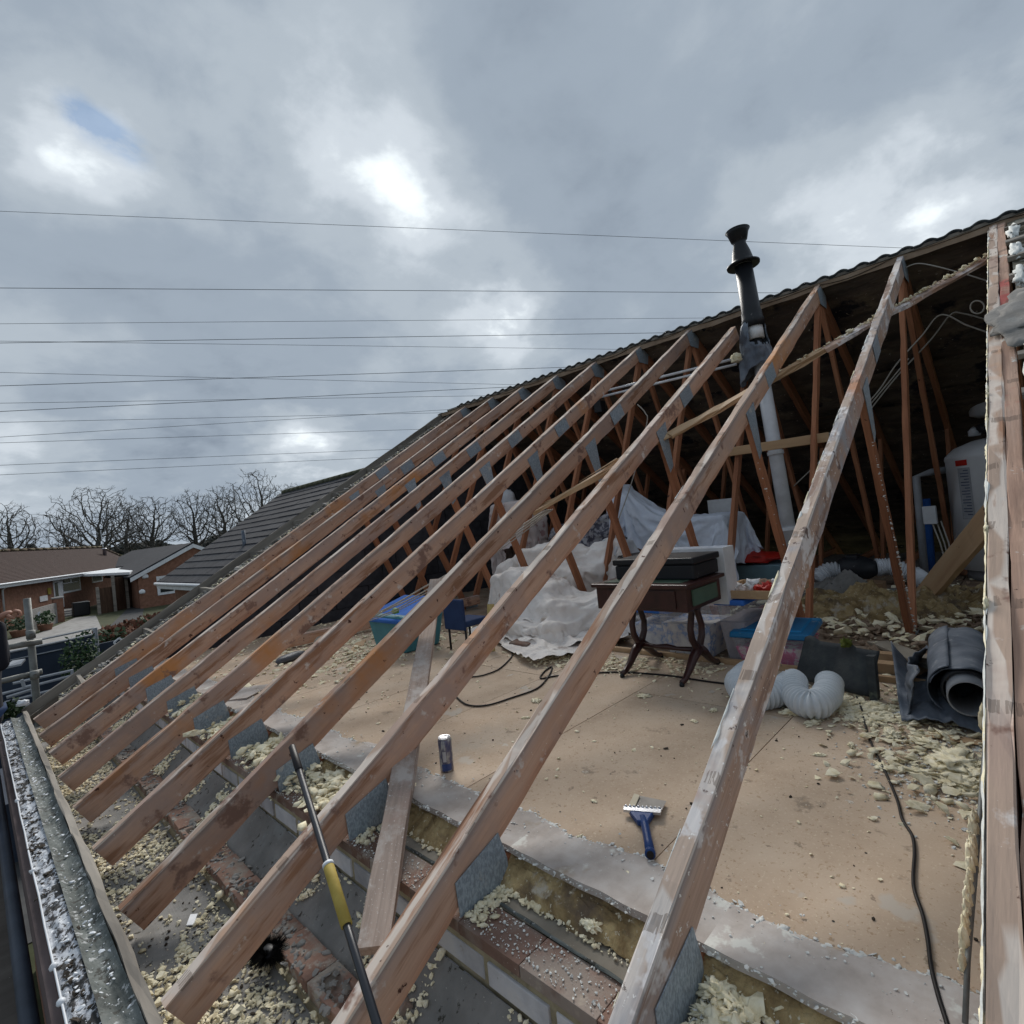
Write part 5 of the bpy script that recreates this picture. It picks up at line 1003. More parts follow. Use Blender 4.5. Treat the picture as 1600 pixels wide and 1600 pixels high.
skinbody('hand', hv, he, hr, skin, pe)
for k in range(4):
    b0 = Vector((H.x+.022, H.y-.028+k*.017, H.z+.012-abs(k-1.4)*.003)); L1 = (.034, .038, .036, .029)[k]
    skinbody('finger', [b0, b0+Vector((L1*.75, 0, -.010)), b0+Vector((L1*.85, 0, -.034)), b0+Vector((L1*.35, 0, -.045))], [(0, 1), (1, 2), (2, 3)], [.0095, .009, .0082, .007], skin, pe, 1)
b0 = Vector((H.x-.012, H.y-.03, H.z-.012)); skinbody('thumb', [b0, b0+Vector((.018, -.018, -.018)), b0+Vector((.036, -.014, -.030))], [(0, 1), (1, 2)], [.011, .0095, .008], skin, pe, 1)
# ------------------------------------------------------------------ the world beyond
GZ = -3.45
struct(tag(MB().box((-400, -200, GZ-.6), (500, 700, GZ)).build('ground', grassm), None, None))
def sheet(name, pts, dz, m):
    mb = MB(); mb.add([(p[0], p[1], GZ+dz) for p in pts], [tuple(range(len(pts)))]); return struct(mb.build(name, m))
def g(px, py): p = onz(px, py, GZ); return (p.x, p.y)
sheet('drive', [g(-60, 1015), g(60, 1085), g(100, 1062), g(156, 1008), g(160, 985), g(150, 962), g(118, 965), (g(60, 990)), g(0, 1003)], .008, drivem)
sheet('path', [g(150, 1030), g(215, 1000), g(225, 950), g(205, 945), g(160, 990), g(118, 1045)], .004, tarmac)
yl = sheet('grass_verge', [g(118, 1042), g(100, 1046), g(150, 1008), g(160, 992)], .012, grassm)
# bungalow opposite: wall through A-B
Aw = Vector((1.0, 45.0, 0)); Bw = Vector((9.0, 60.5, 0)); dw = (Bw-Aw).normalized(); nw = Vector((dw.y, -dw.x, 0))
def onwall(px, py, off=0.0):
    r = ray(px, py); A0 = Aw+nw*off; t = (A0.dot(nw))/(r.dot(nw)); return r*t
if nw.dot(-Aw) < 0: nw = -nw
ridgem = mat('brown_mossy_ridge', [(.4, (.09, .055, .04)), (.6, (.10, .09, .045))], 4, rough=.9)
hb = thing('bungalow', 'long brick bungalow with a plain brown tiled roof across the drive', 'bungalow', (4, 50, GZ))
def wq(name, px0, py0, px1, py1, m, off, par, th=.04, skew=True):
    """box on the wall spanning two image corners"""
    a = onwall(px0, py0, off); b = onwall(px1, py1, off); z0, z1 = min(a.z, b.z), max(a.z, b.z); a.z = b.z = 0
    mb = MB(); lo = [a+Vector((0, 0, z0)), b+Vector((0, 0, z0)), b-nw*th+Vector((0, 0, z0)), a-nw*th+Vector((0, 0, z0))]; mb.hexa(lo, [p+Vector((0, 0, z1-z0)) for p in lo]); return mb.build(name, m, par)
EZ = -.66
wa, wb_ = Aw-dw*25, Aw+dw*17.5
e0, e1 = wa+nw*.45, onwall(222, 884, .45); r0_, r1_ = wa-nw*4.2, onwall(157, 856, -4.2); e1.z = 0; RZ = r1_.z; r1_.z = 0; wb_ = e1-nw*.45-dw*.4
mb = MB(); lo = [wa, wb_, wb_-nw*.3, wa-nw*.3]; mb.hexa([Vector((p.x, p.y, GZ)) for p in lo], [Vector((p.x, p.y, EZ)) for p in lo]); mb.build('wall', housebrick, hb)
mb = MB(); V = [Vector((e0.x, e0.y, EZ)), Vector((e1.x, e1.y, EZ)), Vector((r1_.x, r1_.y, RZ)), Vector((r0_.x, r0_.y, RZ))]
bk = wb_-nw*8.8; V += [Vector((bk.x, bk.y, EZ)), Vector(((wa-nw*8.8).x, (wa-nw*8.8).y, EZ))]
mb.add(V, [(0, 1, 2, 3), (1, 4, 2), (3, 2, 4, 5)]); mb.build('roof', broof, hb, solid=.12)
mb = MB()
for k in range(1, 26):
    t = k/26; a = V[0].lerp(V[3], t); b = V[1].lerp(V[2], t); n_ = Vector((0, 0, .012)); mb.hexa([a, b, b+(V[2]-V[1]).normalized()*.05, a+(V[3]-V[0]).normalized()*.05], [p+n_+Vector((0, 0, .015)) for p in (a, b, b+(V[2]-V[1]).normalized()*.05, a+(V[3]-V[0]).normalized()*.05)])
stuff(mb.build('tile_courses', broof, hb))
n_t = 44
for k in range(n_t):
    a = V[3].lerp(V[2], k/n_t); b = V[3].lerp(V[2], (k+.94)/n_t)
    if (a-V[2]).length > 22: continue
    MB().tube([a+Vector((0, 0, .09)), b+Vector((0, 0, .09))], .11, 8).build('ridge_tile', ridgem, hb, True)
for k in range(12):
    a = V[2].lerp(V[1], k/12); b = V[2].lerp(V[1], (k+.94)/12); MB().tube([a+Vector((0, 0, .08)), b+Vector((0, 0, .08))], .10, 8).build('ridge_tile', ridgem, hb, True)
mb = MB(); lo = [e0, e1, e1+nw*.03, e0+nw*.03]; mb.hexa([Vector((p.x, p.y, EZ-.22)) for p in lo], [Vector((p.x, p.y, EZ-.03)) for p in lo]); mb.build('fascia', whitepaint, hb)
MB().tube([Vector((e0.x, e0.y, EZ))+nw*.10, Vector((e1.x, e1.y, EZ))+nw*.10], .06, 8).build('gutter', whitepl, hb, True)
d0 = onwall(4, 925, .1); MB().tube([Vector((d0.x, d0.y, EZ-.1))+nw*.3, Vector((d0.x, d0.y, EZ-.35)), Vector((d0.x, d0.y, GZ))], .055, 8).build('downpipe', whitepl, hb, True)
dr = wq('door', 83, 907, 101, 948, whitepaint, .03, hb)
wq('pane', 85.5, 911, 92, 931, glass, .05, dr); wq('pane', 88.5, 934, 97, 945, glass, .05, dr)
wn = wq('window', 97.5, 902, 127, 922, whitepaint, .03, hb)
wq('pane', 98.5, 906, 110, 909.5, glass, .05, wn); wq('pane', 112.5, 904.5, 124, 907.5, glass, .05, wn); wq('pane', 99, 912.5, 125, 919.5, glass, .05, wn)
wn = wq('window', 143.5, 899, 161, 908, whitepaint, .03, hb); wq('pane', 145, 900, 159.5, 906.5, glass, .05, wn)
wq('letter_sign', 62.5, 932, 75, 938, whitepaint, .05, hb)
for k in range(3):
    c0_ = onwall(100+k*5, 951+k*2.2, .5+k*.35)
    MB().box((c0_.x-.9-k*.25, c0_.y-1.6, GZ+.0), (c0_.x+.5, c0_.y+.5, GZ+.36-k*.12)).build('door_step', drivem, hb)
o = wq('wreath', 75, 919, 80.5, 928, flat('yellow_wreath', (.30, .24, .04), .9), .06, hb)
pp_ = ray(161, 862); q_ = onwall(163, 858, -2.4)
mb = MB(); lathe(mb, [(-1.5, .16), (0, .16), (.02, .24), (.06, .24), (.10, .1)], Vector((q_.x, q_.y, q_.z)), Vector((q_.x, q_.y, q_.z+1)), 14)
tag(mb.build('metal_flue', alu, None, True), 'shiny metal flue standing on the brown bungalow roof', 'flue')
q_ = onwall(158, 835, -4.5); ma = thing('aerial_mast', 'thin pale mast above the brown bungalow ridge', 'mast', (q_.x, q_.y, 1))
MB().tube([(q_.x+.12, q_.y, .8), (q_.x-.02, q_.y, q_.z+.55)], .035, 6).build('pole', whitepl, ma); MB().box((q_.x-.25, q_.y-.05, q_.z+.5), (q_.x+.3, q_.y+.05, q_.z+.62)).build('aerial_head', blackpl, ma)
# carport slab
cpt = thing('carport_roof', 'flat white carport roof joining the bungalow and the garage', 'carport', (7, 50, EZ))
pA_, pB_ = onwall(128, 893, .3), onwall(225, 884, .3)
zc = -.95
def fz(px, py, z): return onz(px, py, z)
k1, k2, k3, k4 = onwall(129, 896, .5), ony(203, 899, 46), ony(226, 886, 56), onwall(150, 890, -1.0)
mb = MB(); z_ = EZ-.25
pts = [(k1.x, k1.y, z_), (k2.x, k2.y, z_-.1), (k3.x, k3.y, z_+.15), (k4.x, k4.y, z_+.15)]; mb.hexa(pts, [(p[0], p[1], p[2]+.18) for p in pts]); mb.build('slab', whitepaint, cpt)
# garage with gable towards us
gb = thing('garage', 'brick garage gable with white barge boards and a charcoal roof', 'garage', (10, 45, GZ)); GY = 45.0
def gp(px, py, y=GY): return ony(px, py, y)
AP = gp(301, 850); EL = gp(203, 904); hw = AP.x-EL.x; ER = Vector((AP.x+hw, GY, EL.z))
w0 = gp(216, 905).x
mb = MB(); mb.add([(w0, GY+.3, GZ), (ER.x-.4, GY+.3, GZ), (ER.x-.4, GY+.3, ER.z+.3), (AP.x, GY+.3, AP.z-.1), (w0, GY+.3, EL.z+.25)], [(0, 1, 2, 3, 4)]); mb.build('wall', housebrick, gb, solid=-.25)
MB().box((w0, GY+.56, GZ), (w0+.25, GY+9, EL.z)).build('wall', housebrick, gb)
for s, E2 in ((-1, EL), (1, ER)):
    mb = MB(); a, b = Vector((AP.x, 0, AP.z+.02)), Vector((E2.x, 0, E2.z+.02))
    mb.add([(a.x, GY-.05, a.z), (b.x, GY-.05, b.z), (b.x, GY+10, b.z), (a.x, GY+10, a.z)], [(0, 1, 2, 3)]); mb.build('roof', ntile, gb, solid=.1)
    mb = MB(); mb.hexa([(a.x, GY-.10, a.z-.28), (b.x, GY-.10, b.z-.28), (b.x, GY-.06, b.z-.28), (a.x, GY-.06, a.z-.28)], [(a.x, GY-.10, a.z), (b.x, GY-.10, b.z), (b.x, GY-.06, b.z), (a.x, GY-.06, a.z)]); mb.build('barge_board', whitepaint, gb)
mb = MB(); mb.add([(AP.x-.9, GY+.1, AP.z-.55), (AP.x+.9, GY+.1, AP.z-.55), (AP.x, GY+.1, AP.z-.05)], [(0, 1, 2)]); mb.build('gable_panel', whitepl, gb, solid=.05)
a, b = gp(243, 901, GY+.22), gp(275, 926, GY+.22); wn = MB().box((a.x, GY+.0, b.z), (b.x, GY+.04, a.z)).build('window', whitepaint, gb); MB().box((a.x+.18, GY-.02, b.z+.18), (b.x-.18, GY+.0, a.z-.18)).build('pane', glass, wn)
for px, py in ((227, 900), (222, 924)):
    a = gp(px, py); lump('alarm_box' if py < 910 else 'vent_cover', (a.x, GY+.0, a.z-.15), .2, .05, .2, whitepaint, gb, sub=2, rough=.05)
b2 = thing('rear_garage', 'charcoal pitched roof with a white verge behind the brick garage', 'garage', (10, 56, GZ)); y2 = 56.0
P1, P2, P3 = ony(213, 870, y2), ony(288, 850, y2), ony(217, 885, y2)
AP2 = ony(286, 851, y2-2); EL2 = ony(222, 884, y2-2)
mb = MB(); mb.add([AP2, EL2, EL2+Vector((-1.2, 14, 0)), AP2+Vector((-1.2, 14, 0))], [(0, 1, 2, 3)]); mb.build('roof', ntile, b2, solid=.1)
mb = MB(); mb.hexa([AP2+Vector((0, -.1, -.25)), EL2+Vector((0, -.1, -.25)), EL2+Vector((0, -.05, -.25)), AP2+Vector((0, -.05, -.25))], [AP2+Vector((0, -.1, .03)), EL2+Vector((0, -.1, .03)), EL2+Vector((0, -.05, .03)), AP2+Vector((0, -.05, .03))]); mb.build('barge_board', whitepaint, b2)
mb = MB(); mb.add([EL2+Vector((.4, .2, -.2)), AP2+Vector((0, .2, -.2)), Vector((AP2.x, AP2.y+.2, GZ)), Vector((EL2.x+.4, EL2.y+.2, GZ))], [(0, 1, 2, 3)]); mb.build('wall', housebrick, b2, solid=.2)
# neighbouring charcoal roof, courses along the ridge
nr = thing('neighbour_house', 'neighbouring house with a charcoal tiled roof and white fascia', 'house', (8, 18, GZ))
NX0, NZ0, NX1, NZ1 = 4.56, -.87, 8.9, 2.02; NC = 15; ny0, ny1, ny1r = 8.0, 22.0, 21.4
for k in range(NC):
    t0, t1 = k/NC, (k+1)/NC+.018; xa, za = NX0+(NX1-NX0)*t0, NZ0+(NZ1-NZ0)*t0; xb, zb = NX0+(NX1-NX0)*t1, NZ0+(NZ1-NZ0)*t1
    ye = ny1+(ny1r-ny1)*t0; y_ = ny0
    while y_ < ye-.02:
        yn = min(y_+1.2, ye)
        j = U(-.006, .006)
        lo = [(xa, y_+.004, za+.035+j), (xa, yn-.004, za+.035+j), (xb, yn-.004, zb+.002), (xb, y_+.004, zb+.002)]
        MB().hexa([(p[0], p[1], p[2]-.035) for p in lo], lo).build('tile_course', ntile, nr); y_ = yn
MB().add([(NX1, ny0, NZ1), (NX1, ny1r, NZ1), (NX1*2-NX0, ny1, NZ0), (NX1*2-NX0, ny0, NZ0)], [(0, 1, 2, 3)]).build('back_roof', ntile, nr, solid=.05)
for k in range(34):
    y_ = ny0+k*.4
    if y_ < ny1r-.3: MB().tube([(NX1, y_, NZ1+.02), (NX1, y_+.385, NZ1+.02)], .10, 8).build('ridge_tile', mat('mossy_ridge', [(.3, (.05, .055, .035)), (.7, (.10, .10, .06))], 6, rough=.9) if 'mossy_ridge' not in MATS else MATS['mossy_ridge'], nr, True)
MB().box((NX0-.02, ny0, NZ0-.20), (NX0+.02, ny1, NZ0-.02)).build('fascia', whitepaint, nr); MB().tube([(NX0-.06, ny0, NZ0-.04), (NX0-.06, ny1, NZ0-.04)], .05, 8).build('gutter', whitepl, nr, True)
MB().box((NX0+.02, ny0, NZ0-.22), (NX0+.45, ny1-.1, NZ0-.19)).build('soffit', whitepaint, nr)
MB().box((NX0+.45, ny0, GZ), (NX1*2-NX0-.4, ny1-.25, NZ0-.03)).build('wall', housebrick, nr)
mb = MB(); mb.add([(NX0+.3, ny1-.2, NZ0), (NX1*2-NX0-.3, ny1-.2, NZ0), (NX1, ny1-.2, NZ1-.15)], [(0, 1, 2)]); mb.build('wall', housebrick, nr, solid=.1)
wn = MB().box((NX0+.40, 18.0, -2.2), (NX0+.448, 19.4, -1.15)).build('window', whitepaint, nr); MB().box((NX0+.385, 18.1, -2.1), (NX0+.40, 18.65, -1.25)).build('pane', glass, wn); MB().box((NX0+.385, 18.75, -2.1), (NX0+.40, 19.3, -1.25)).build('pane', glass, wn)
q_ = onx(383, 862, 6.0); mb = MB(); mb.tube([(q_.x, q_.y, q_.z-.25), (q_.x, q_.y, q_.z+.66)], .055, 12); tag(mb.build('vent_pipe', lead, None, True), 'grey vent pipe standing up from the charcoal neighbouring roof', 'pipe')
# brown fence panels by the garage
fc = thing('board_fence', 'brown close boarded fence beside the brick garage', 'fence', (7, 40, GZ))
F0, F1, F2_ = onz(155, 960, GZ), onz(180, 955, GZ), onz(219, 946, GZ)
def fence_run(P, Q, h0, h1, n):
    for k in range(n):
        a = P.lerp(Q, k/n); b = P.lerp(Q, (k+.93)/n); hh = h0+(h1-h0)*k/n
        mb = MB(); nn_ = Vector(((Q-P).y, -(Q-P).x, 0)).normalized()*.02; mb.hexa([a, b, b+nn_, a+nn_], [p+Vector((0, 0, hh)) for p in (a, b, b+nn_, a+nn_)]); mb.build('fence_board', brownf, fc)
def post(p, h): MB().box((p.x-.09, p.y-.22, GZ), (p.x+.09, p.y-.10, GZ+h)).build('fence_post', oldwood, fc)
fence_run(F0, F1, 1.75, 1.75, 14); fence_run(F1, F2_, 2.35, 2.35, 18); post(F0, 1.85); post(F1, 2.5); post(F1.lerp(F2_, .5), 2.4); post(F2_, 2.3)
for z_ in (.4, 1.1, 1.6): MB().box((0, 0, 0), (1, 1, 1)) 
bn = onz(127, 962, GZ); tag(MB().box((bn.x-.45, bn.y-.4, GZ), (bn.x+.45, bn.y+.4, GZ+.95), jit=.03).build('black_bin', blackpl, None, bevel=.05), 'black bin standing beside the bungalow steps', 'bin')
# raised bed: low wall, pots
lw = thing('low_garden_wall', 'low grey rendered wall with a brick pier in front of the bungalow door', 'wall', (3, 42, GZ))
a, b = onz(46, 990, GZ), onz(93, 972, GZ)
mb = MB(); mb.hexa([a, b, b+Vector((0, .3, 0)), a+Vector((0, .3, 0))], [p+Vector((0, 0, 1.25)) for p in (a, b, b+Vector((0, .3, 0)), a+Vector((0, .3, 0)))]); mb.build('rendered_wall', greyfill, lw)
MB().box((b.x-.25, b.y-.25, GZ), (b.x+.25, b.y+.35, GZ+1.5)).build('brick_pier', housebrick, lw); MB().box((b.x-.3, b.y-.3, GZ+1.5), (b.x+.3, b.y+.4, GZ+1.58)).build('cap', drivem, lw)
def leafball(name, c, r, n, m, par=None, size=.06, sq=1.0):
    mb = []; P = []; F = []
    cc = Vector(c)
    for k in range(n):
        v = Vector((random.gauss(0, 1), random.gauss(0, 1), random.gauss(0, 1))).normalized()*(random.random()**.4); p = cc+Vector((v.x*r[0], v.y*r[1], v.z*r[2]))*(1+.25*nz(v, 2, cc.x))
        a = Vector((U(-1, 1), U(-1, 1), U(-1, 1))).normalized()*size*U(.6, 1.3); b = a.orthogonal().normalized()*size*U(.4, .9)
        i = len(P); P += [p-a, p+b, p+a, p-b]; F.append((i, i+1, i+2, i+3))
    me = mesh([q-cc for q in P], F); return link(name, me, m, par, cc)
for px, py, w_, lab, m_ in ((30, 995, .55, 'leafy bush at the left of the rendered garden wall', ivym), (72, 985, .5, 'green plant in a terracotta pot by the garden wall', ivym), (57, 985, .3, 'pale heather clump between the bush and the pot', whitepl)):
    p = onz(px, py, GZ); pt = thing('garden_plant', lab, 'plant', p)
    mb = MB(); lathe(mb, [(0, w_*.5), (.35, w_*.7), (.36, w_*.6)], p, p+Vector((0, 0, 1)), 14); mb.build('pot', terra, pt)
    leafball('leaves', p+Vector((0, 0, .7)), (w_, w_, .4), 160, m_, pt, .10)
# hedge of russet leaves
hd = thing('russet_hedge', 'low russet leaved hedge behind the slate blue fence', 'hedge', (4.5, 26, GZ)); h0_, h1_ = onz(150, 1015, GZ+.4), onz(275, 975, GZ+.4)
for k in range(9):
    c_ = h0_.lerp(h1_, k/8); leafball('leaves', (c_.x, c_.y, GZ+.55), (1.0, .8, .55), 420, redleaf if k % 4 else ivym, hd, .11)
# slate-blue fence near, with frame rail
bf = thing('slate_blue_fence', 'slate blue panel fence with pale capping below the scaffold', 'fence', (1, 13, GZ))
a, b = ony(-40, 1016, 13), ony(148, 984, 13.6)
mb = MB(); mb.hexa([Vector((a.x, a.y, GZ)), Vector((b.x, b.y, GZ)), Vector((b.x, b.y+.05, GZ)), Vector((a.x, a.y+.05, GZ))], [Vector((a.x, a.y, -1.42)), Vector((b.x, b.y, -1.42)), Vector((b.x, b.y+.05, -1.42)), Vector((a.x, a.y+.05, -1.42))]); mb.build('fence_panel', bluef, bf)
MB().tube([(a.x, a.y, -1.40), (b.x, b.y, -1.40)], .022, 6).build('capping_rail', greypl, bf); MB().tube([(a.x, a.y+.1, -1.31), (b.x, b.y+.1, -1.29)], .020, 6).build('capping_rail', greypl, bf)
MB().tube([(a.x, a.y-.02, -1.54), (b.x, b.y-.02, -1.55)], .012, 6).build('capping_rail', greypl, bf)
MB().tube([(b.x, b.y-.04, -1.27), (b.x+.02, b.y-.04, GZ)], .04, 8).build('fence_post', greypl, bf)
c_ = ony(235, 985, 15.5); mb = MB(); mb.hexa([Vector((b.x, b.y+.1, GZ)), Vector((c_.x+2, c_.y, GZ)), Vector((c_.x+2, c_.y+.05, GZ)), Vector((b.x, b.y+.15, GZ))], [Vector((b.x, b.y+.1, -1.62)), Vector((c_.x+2, c_.y, -1.72)), Vector((c_.x+2, c_.y+.05, -1.72)), Vector((b.x, b.y+.15, -1.62))]); mb.build('fence_panel', bluef, bf)
iv = thing('ivy_bush', 'dark green ivy climbing the slate blue fence', 'ivy', (1.4, 12.8, GZ)); p = ony(130, 1040, 12.9)
leafball('leaves', (p.x, p.y, p.z-.15), (.36, .18, .75), 1500, ivym, iv, .035)
gf = thing('aluminium_frames', 'stack of grey aluminium frames lying below the slate blue fence', 'frames', (.8, 10, -2.5))
def seg_px(p, q, y, r, m=greypl, nm='frame_bar'): MB().tube([ony(*p, y), ony(*q, y)], r, 6).build(nm, m, gf)
for (p, q, y_) in (((0, 1085), (115, 1055), 11), ((20, 1068), (110, 1048), 11), ((0, 1100), (105, 1072), 10.5), ((112, 1046), (114, 1060), 11), ((34, 1062), (38, 1074), 10.5), ((38, 1074), (50, 1071), 10.5), ((50, 1071), (52, 1085), 10.5), ((10, 1090), (48, 1078), 9.5), ((12, 1110), (52, 1100), 9)):
    seg_px(p, q, y_, .022)
o = MB(); a_ = ony(5, 1046, 11.5); b_ = ony(40, 1032, 11.5); mb = MB(); mb.hexa([a_, ony(33, 1040, 11.4), b_, ony(20, 1035, 11.8)], [p_+Vector((0, 0, .03)) for p_ in (a_, ony(33, 1040, 11.4), b_, ony(20, 1035, 11.8))]); tag(mb.build('plastic_sheet', greypl), 'pale rigid sheet resting against the slate blue fence', 'sheet')
sheet('patio', [(-3, 7), (6, 7), (6, 12.8), (-3, 12.8)], .01, tarmac)
mb = MB(); mb.box((-1.0, 9.0, GZ), (1.6, 10.8, -2.75), jit=.03); tag(mb.build('shed_roof', bluef), 'dark flat shed roof down beyond the gutter end', 'shed')
o = MB(); a_ = ony(137, 1003, 12.5); wf = thing('picture_frame', 'small tilted white frame against the fence by the verge', 'frame', ony(185, 1003, 12.5))
cs_ = [ony(178, 1004, 12.5), ony(186, 997, 12.5), ony(193, 1002, 12.5), ony(184, 1010, 12.5)]
for k in range(4): MB().tube([cs_[k], cs_[(k+1) % 4]], .018, 6).build('frame_bar', whitepaint, wf)
ms = lump('white_bag', ony(36, 1102, 6.2), .04, .035, .03, whitepl, None, sub=3); tag(ms, 'small white bag stuffed at the end of the gutter', 'bag')
gt = leafball('grass_tuft', ony(14, 1108, 6.6), (.12, .08, .08), 300, ivym, None, .02); tag(gt, 'green weeds growing at the far end of the gutter', 'weeds'); gt['kind'] = 'stuff'
# far woods
def strip_wood(name, n, y, m, size, zlo, zhi):
    P = []; F = []
    for k in range(n):
        px = U(-120, 640); r_ = ray(px, 860); r_.z = 0; r_.normalize(); D_ = y+U(-15, 15); p = r_*D_
        top = zlo+(zhi-zlo)*(.45+.55*nz((px*.012, y, 0), 1)+.22*nz((px*.07, 3, y), 1)); p.z = GZ+random.random()**.7*(top-GZ)
        a = Vector((U(-1, 1), U(-1, 1), U(-1, 1))).normalized()*size*U(.6, 1.4); b = a.orthogonal().normalized()*size*U(.4, 1)
        i = len(P); P += [p-a, p+b, p+a, p-b]; F.append((i, i+1, i+2, i+3))
    return stuff(link(name, mesh(P, F), m))
strip_wood('far_wood', 26000, 230, twigm, .9, 2, 9.0); strip_wood('far_wood', 16000, 150, ever, .5, -1, 4.5)
# bare winter trees
def tree(px, ptop, D_, label, seed, wpx, flat_t=1.0):
    """bare crown grown towards points spread through a dome, limbs thickening where branches join"""
    rg = np.random.default_rng(seed); r_ = ray(px, 860); hr = Vector((r_.x, r_.y, 0)).normalized(); base_ = hr*D_; base_.z = GZ
    rt_ = ray(px, ptop); topz = rt_.z/Vector((rt_.x, rt_.y, 0)).length*D_; Ht = topz-GZ; dep = base_.dot(f); Wd = wpx/FOC*dep*.5
    n = 1100; P_ = rg.normal(size=(n, 3)); P_ /= np.linalg.norm(P_, axis=1)[:, None]; P_ *= (rg.random(n)**.38)[:, None]
    c0_ = Ht*.58; P_[:, 2] = np.where(P_[:, 2] < 0, P_[:, 2]*.62, P_[:, 2]); lob = 1+.16*np.sin(np.arctan2(P_[:, 1], P_[:, 0])*3+seed)+.10*np.sin(np.arctan2(P_[:, 1], P_[:, 0])*5+seed*2)
    A_ = np.stack([P_[:, 0]*Wd*lob, P_[:, 1]*Wd*lob, c0_+P_[:, 2]*(Ht-c0_)*(.9+.1*lob)], 1)
    nodes = [np.array([0., 0, 0])]; par = [-1]; st_ = Ht*.030; h = 0
    lean = rg.normal(size=2)*.05
    while h < Ht*.20: h += st_; nodes.append(np.array([lean[0]*h, lean[1]*h, h])); par.append(len(nodes)-2)
    N_ = np.array(nodes); alive = np.ones(n, bool); kill = st_*1.35; infl = Ht*.45
    for it in range(80):
        if not alive.any() or len(N_) > 4200: break
        Q = A_[alive]; d2 = ((Q[:, None, :]-N_[None])**2).sum(2) if len(Q)*len(N_) < 4e6 else None
        if d2 is None:
            d2 = (Q**2).sum(1)[:, None]+(N_**2).sum(1)[None]-2*Q @ N_.T
        j = d2.argmin(1); dm = np.sqrt(np.maximum(d2[np.arange(len(Q)), j], 0)); ok = dm < infl
        dirs = np.zeros_like(N_); v = (Q-N_[j])/np.maximum(dm, 1e-6)[:, None]; np.add.at(dirs, j[ok], v[ok])
        idx = np.unique(j[ok]); dv_ = dirs[idx]; dv_ /= np.maximum(np.linalg.norm(dv_, axis=1), 1e-6)[:, None]; dv_ += rg.normal(size=dv_.shape)*.20; dv_ /= np.linalg.norm(dv_, axis=1)[:, None]
        new = N_[idx]+dv_*st_; par += list(idx); N_ = np.vstack([N_, new])
        ai = np.where(alive)[0]; dk = ((A_[ai][:, None]-new[None])**2).sum(2).min(1); alive[ai[dk < kill*kill]] = False
    k0 = len(N_); par = np.array(par); kids = np.bincount(par[1:], minlength=k0); tips = np.where(kids == 0)[0]
    ext = []; ep = []
    for tnode in tips:
        for _ in range(4):
            dd_ = N_[tnode]-N_[par[tnode]] if par[tnode] >= 0 else np.array([0, 0, 1.]); dd_ = dd_/np.linalg.norm(dd_)+rg.normal(size=3)*.55; ext.append(N_[tnode]+dd_/np.linalg.norm(dd_)*st_*(.8+.9*rg.random())); ep.append(tnode)
    N_ = np.vstack([N_, np.array(ext)]); par = np.concatenate([par, ep]); m_ = len(N_); w_ = np.zeros(m_); w_[k0:] = 1
    rad = np.zeros(m_); acc_ = np.zeros(m_)
    for i in range(m_-1, 0, -1):
        if acc_[i] == 0: acc_[i] = .021**2.15
        acc_[par[i]] += acc_[i]
    rad = np.minimum(acc_**(1/2.15), Ht*.034); b0 = np.array(base_)
    T = thing('oak_tree', label, 'tree', base_, 'bare winter trees beyond the bungalows'); big = MB(); small = MB()
    for i in range(1, m_):
        a_, b_ = Vector(N_[par[i]]+b0), Vector(N_[i]+b0); M_ = big if rad[i] > .07 else small
        M_.tube([a_, b_+(b_-a_)*.06], [max(rad[i]*1.05, .014), max(rad[i], .010)], 6 if rad[i] > .15 else 3, caps=False)
    big.build('trunk', bark, T, True, base_); small.build('crown', bark, T, False, base_); return T
tree(18, 783, 120, 'leftmost bare oak, rounded and standing apart', 11, 88)
tree(106, 800, 125, 'small slight bare tree between the leftmost oak and the great oak', 12, 46)
tree(155, 757, 118, 'largest bare oak with a wide domed crown above the brown ridge', 13, 134)
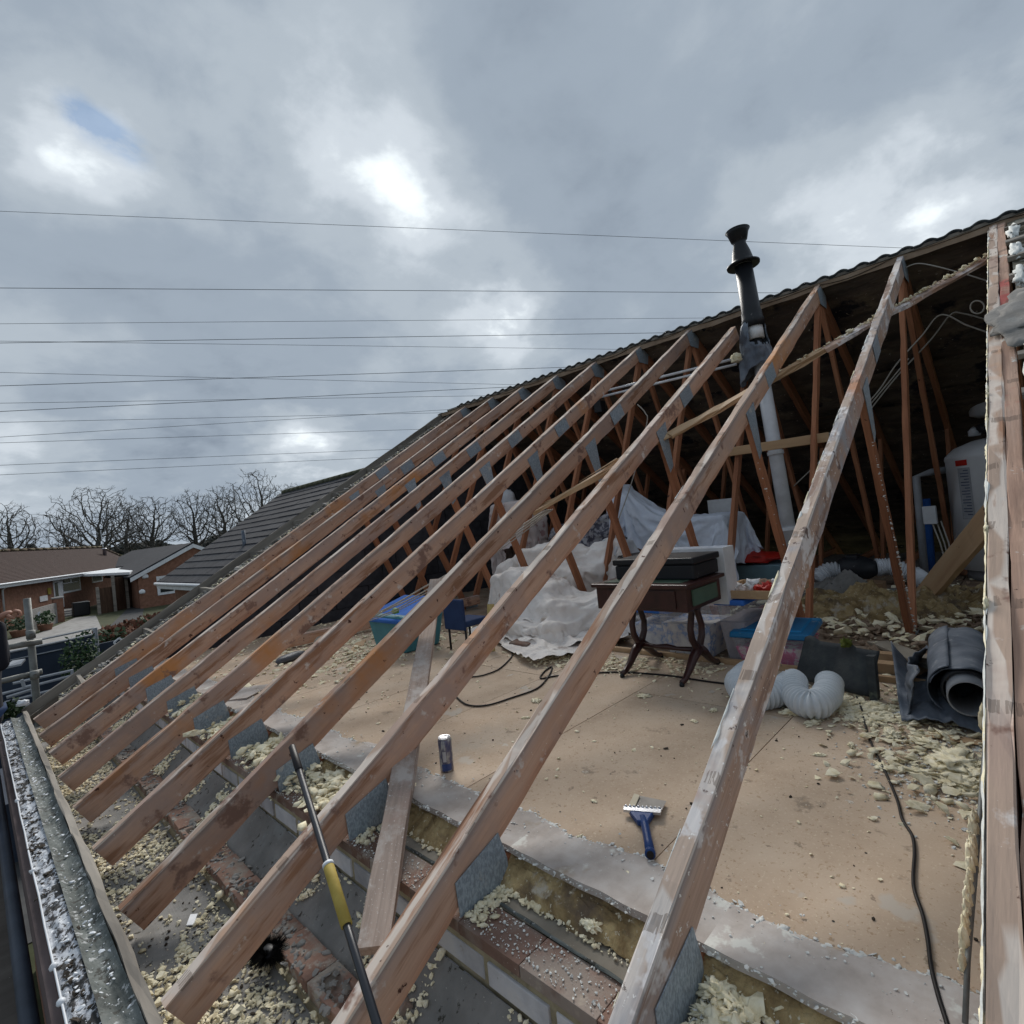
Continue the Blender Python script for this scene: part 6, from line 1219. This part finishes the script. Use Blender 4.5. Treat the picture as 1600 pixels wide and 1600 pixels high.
tree(198, 776, 132, 'slimmer bare oak close behind the right side of the great oak', 14, 66)
tree(242, 772, 124, 'bare oak with a flat windswept crown right of the great oak', 15, 80)
tree(308, 764, 128, 'bare oak left of the dense pair by the charcoal roof', 16, 78)
tree(352, 757, 122, 'bare tree at the left of the dense pair above the charcoal roof', 17, 74)
tree(408, 733, 118, 'tall bare oak rising above the charcoal roof ridge', 18, 104)
tree(462, 752, 135, 'low bare crown showing at the end of the charcoal ridge', 19, 60)
random.seed(55)
# power lines
def wire(p0, p1, D0, D1, r, lab):
    a = ray(*p0); b = ray(*p1); a = a/Vector((a.x, a.y, 0)).length*D0; b = b/Vector((b.x, b.y, 0)).length*D1; d_ = b-a
    pts = []
    for k in range(25):
        t = -.25+1.5*k/24; p = a+d_*t; pts.append(p)
    o = MB().tube(pts, r, 5).build('power_line', wirem); return tag(o, lab, 'power line', 'power lines crossing the sky')
WL = [((0, 330), (1400, 387), 'topmost power line, sloping down to the right past the flue cap'), ((0, 450), (1110, 457), 'second power line from the top, meeting the black flue sleeve'),
      ((0, 506), (1090, 497), 'third power line from the top, just under the second'), ((0, 536), (1040, 520), 'dark fourth power line, rising slightly to the right'),
      ((0, 533), (900, 545), 'faint line crossing just beneath the dark fourth line'), ((0, 603), (850, 575), 'dark power line rising through the middle group'), ((0, 582), (760, 600), 'faint line falling through the middle group'),
      ((0, 630), (780, 618), 'thin line just above the pair that ends at the verge'), ((0, 643), (790, 605), 'dark steep line of the pair that ends at the verge'), ((0, 660), (690, 645), 'upper line of the lower pair'),
      ((0, 683), (700, 640), 'steeper line of the lower pair'), ((0, 692), (650, 671), 'thin line below the lower pair'), ((0, 727), (590, 703), 'second lowest power line, above the trees'), ((0, 742), (570, 716), 'lowest power line, nearest the tree tops')]
for k, (a, b, lab) in enumerate(WL): wire(a, b, 95, 95, (.040 if k in (1, 3, 5, 8) else .028), lab)
print('objects', len(bpy.data.objects), 'tris', sum(len(o.data.polygons) for o in bpy.data.objects if o.type == 'MESH'))
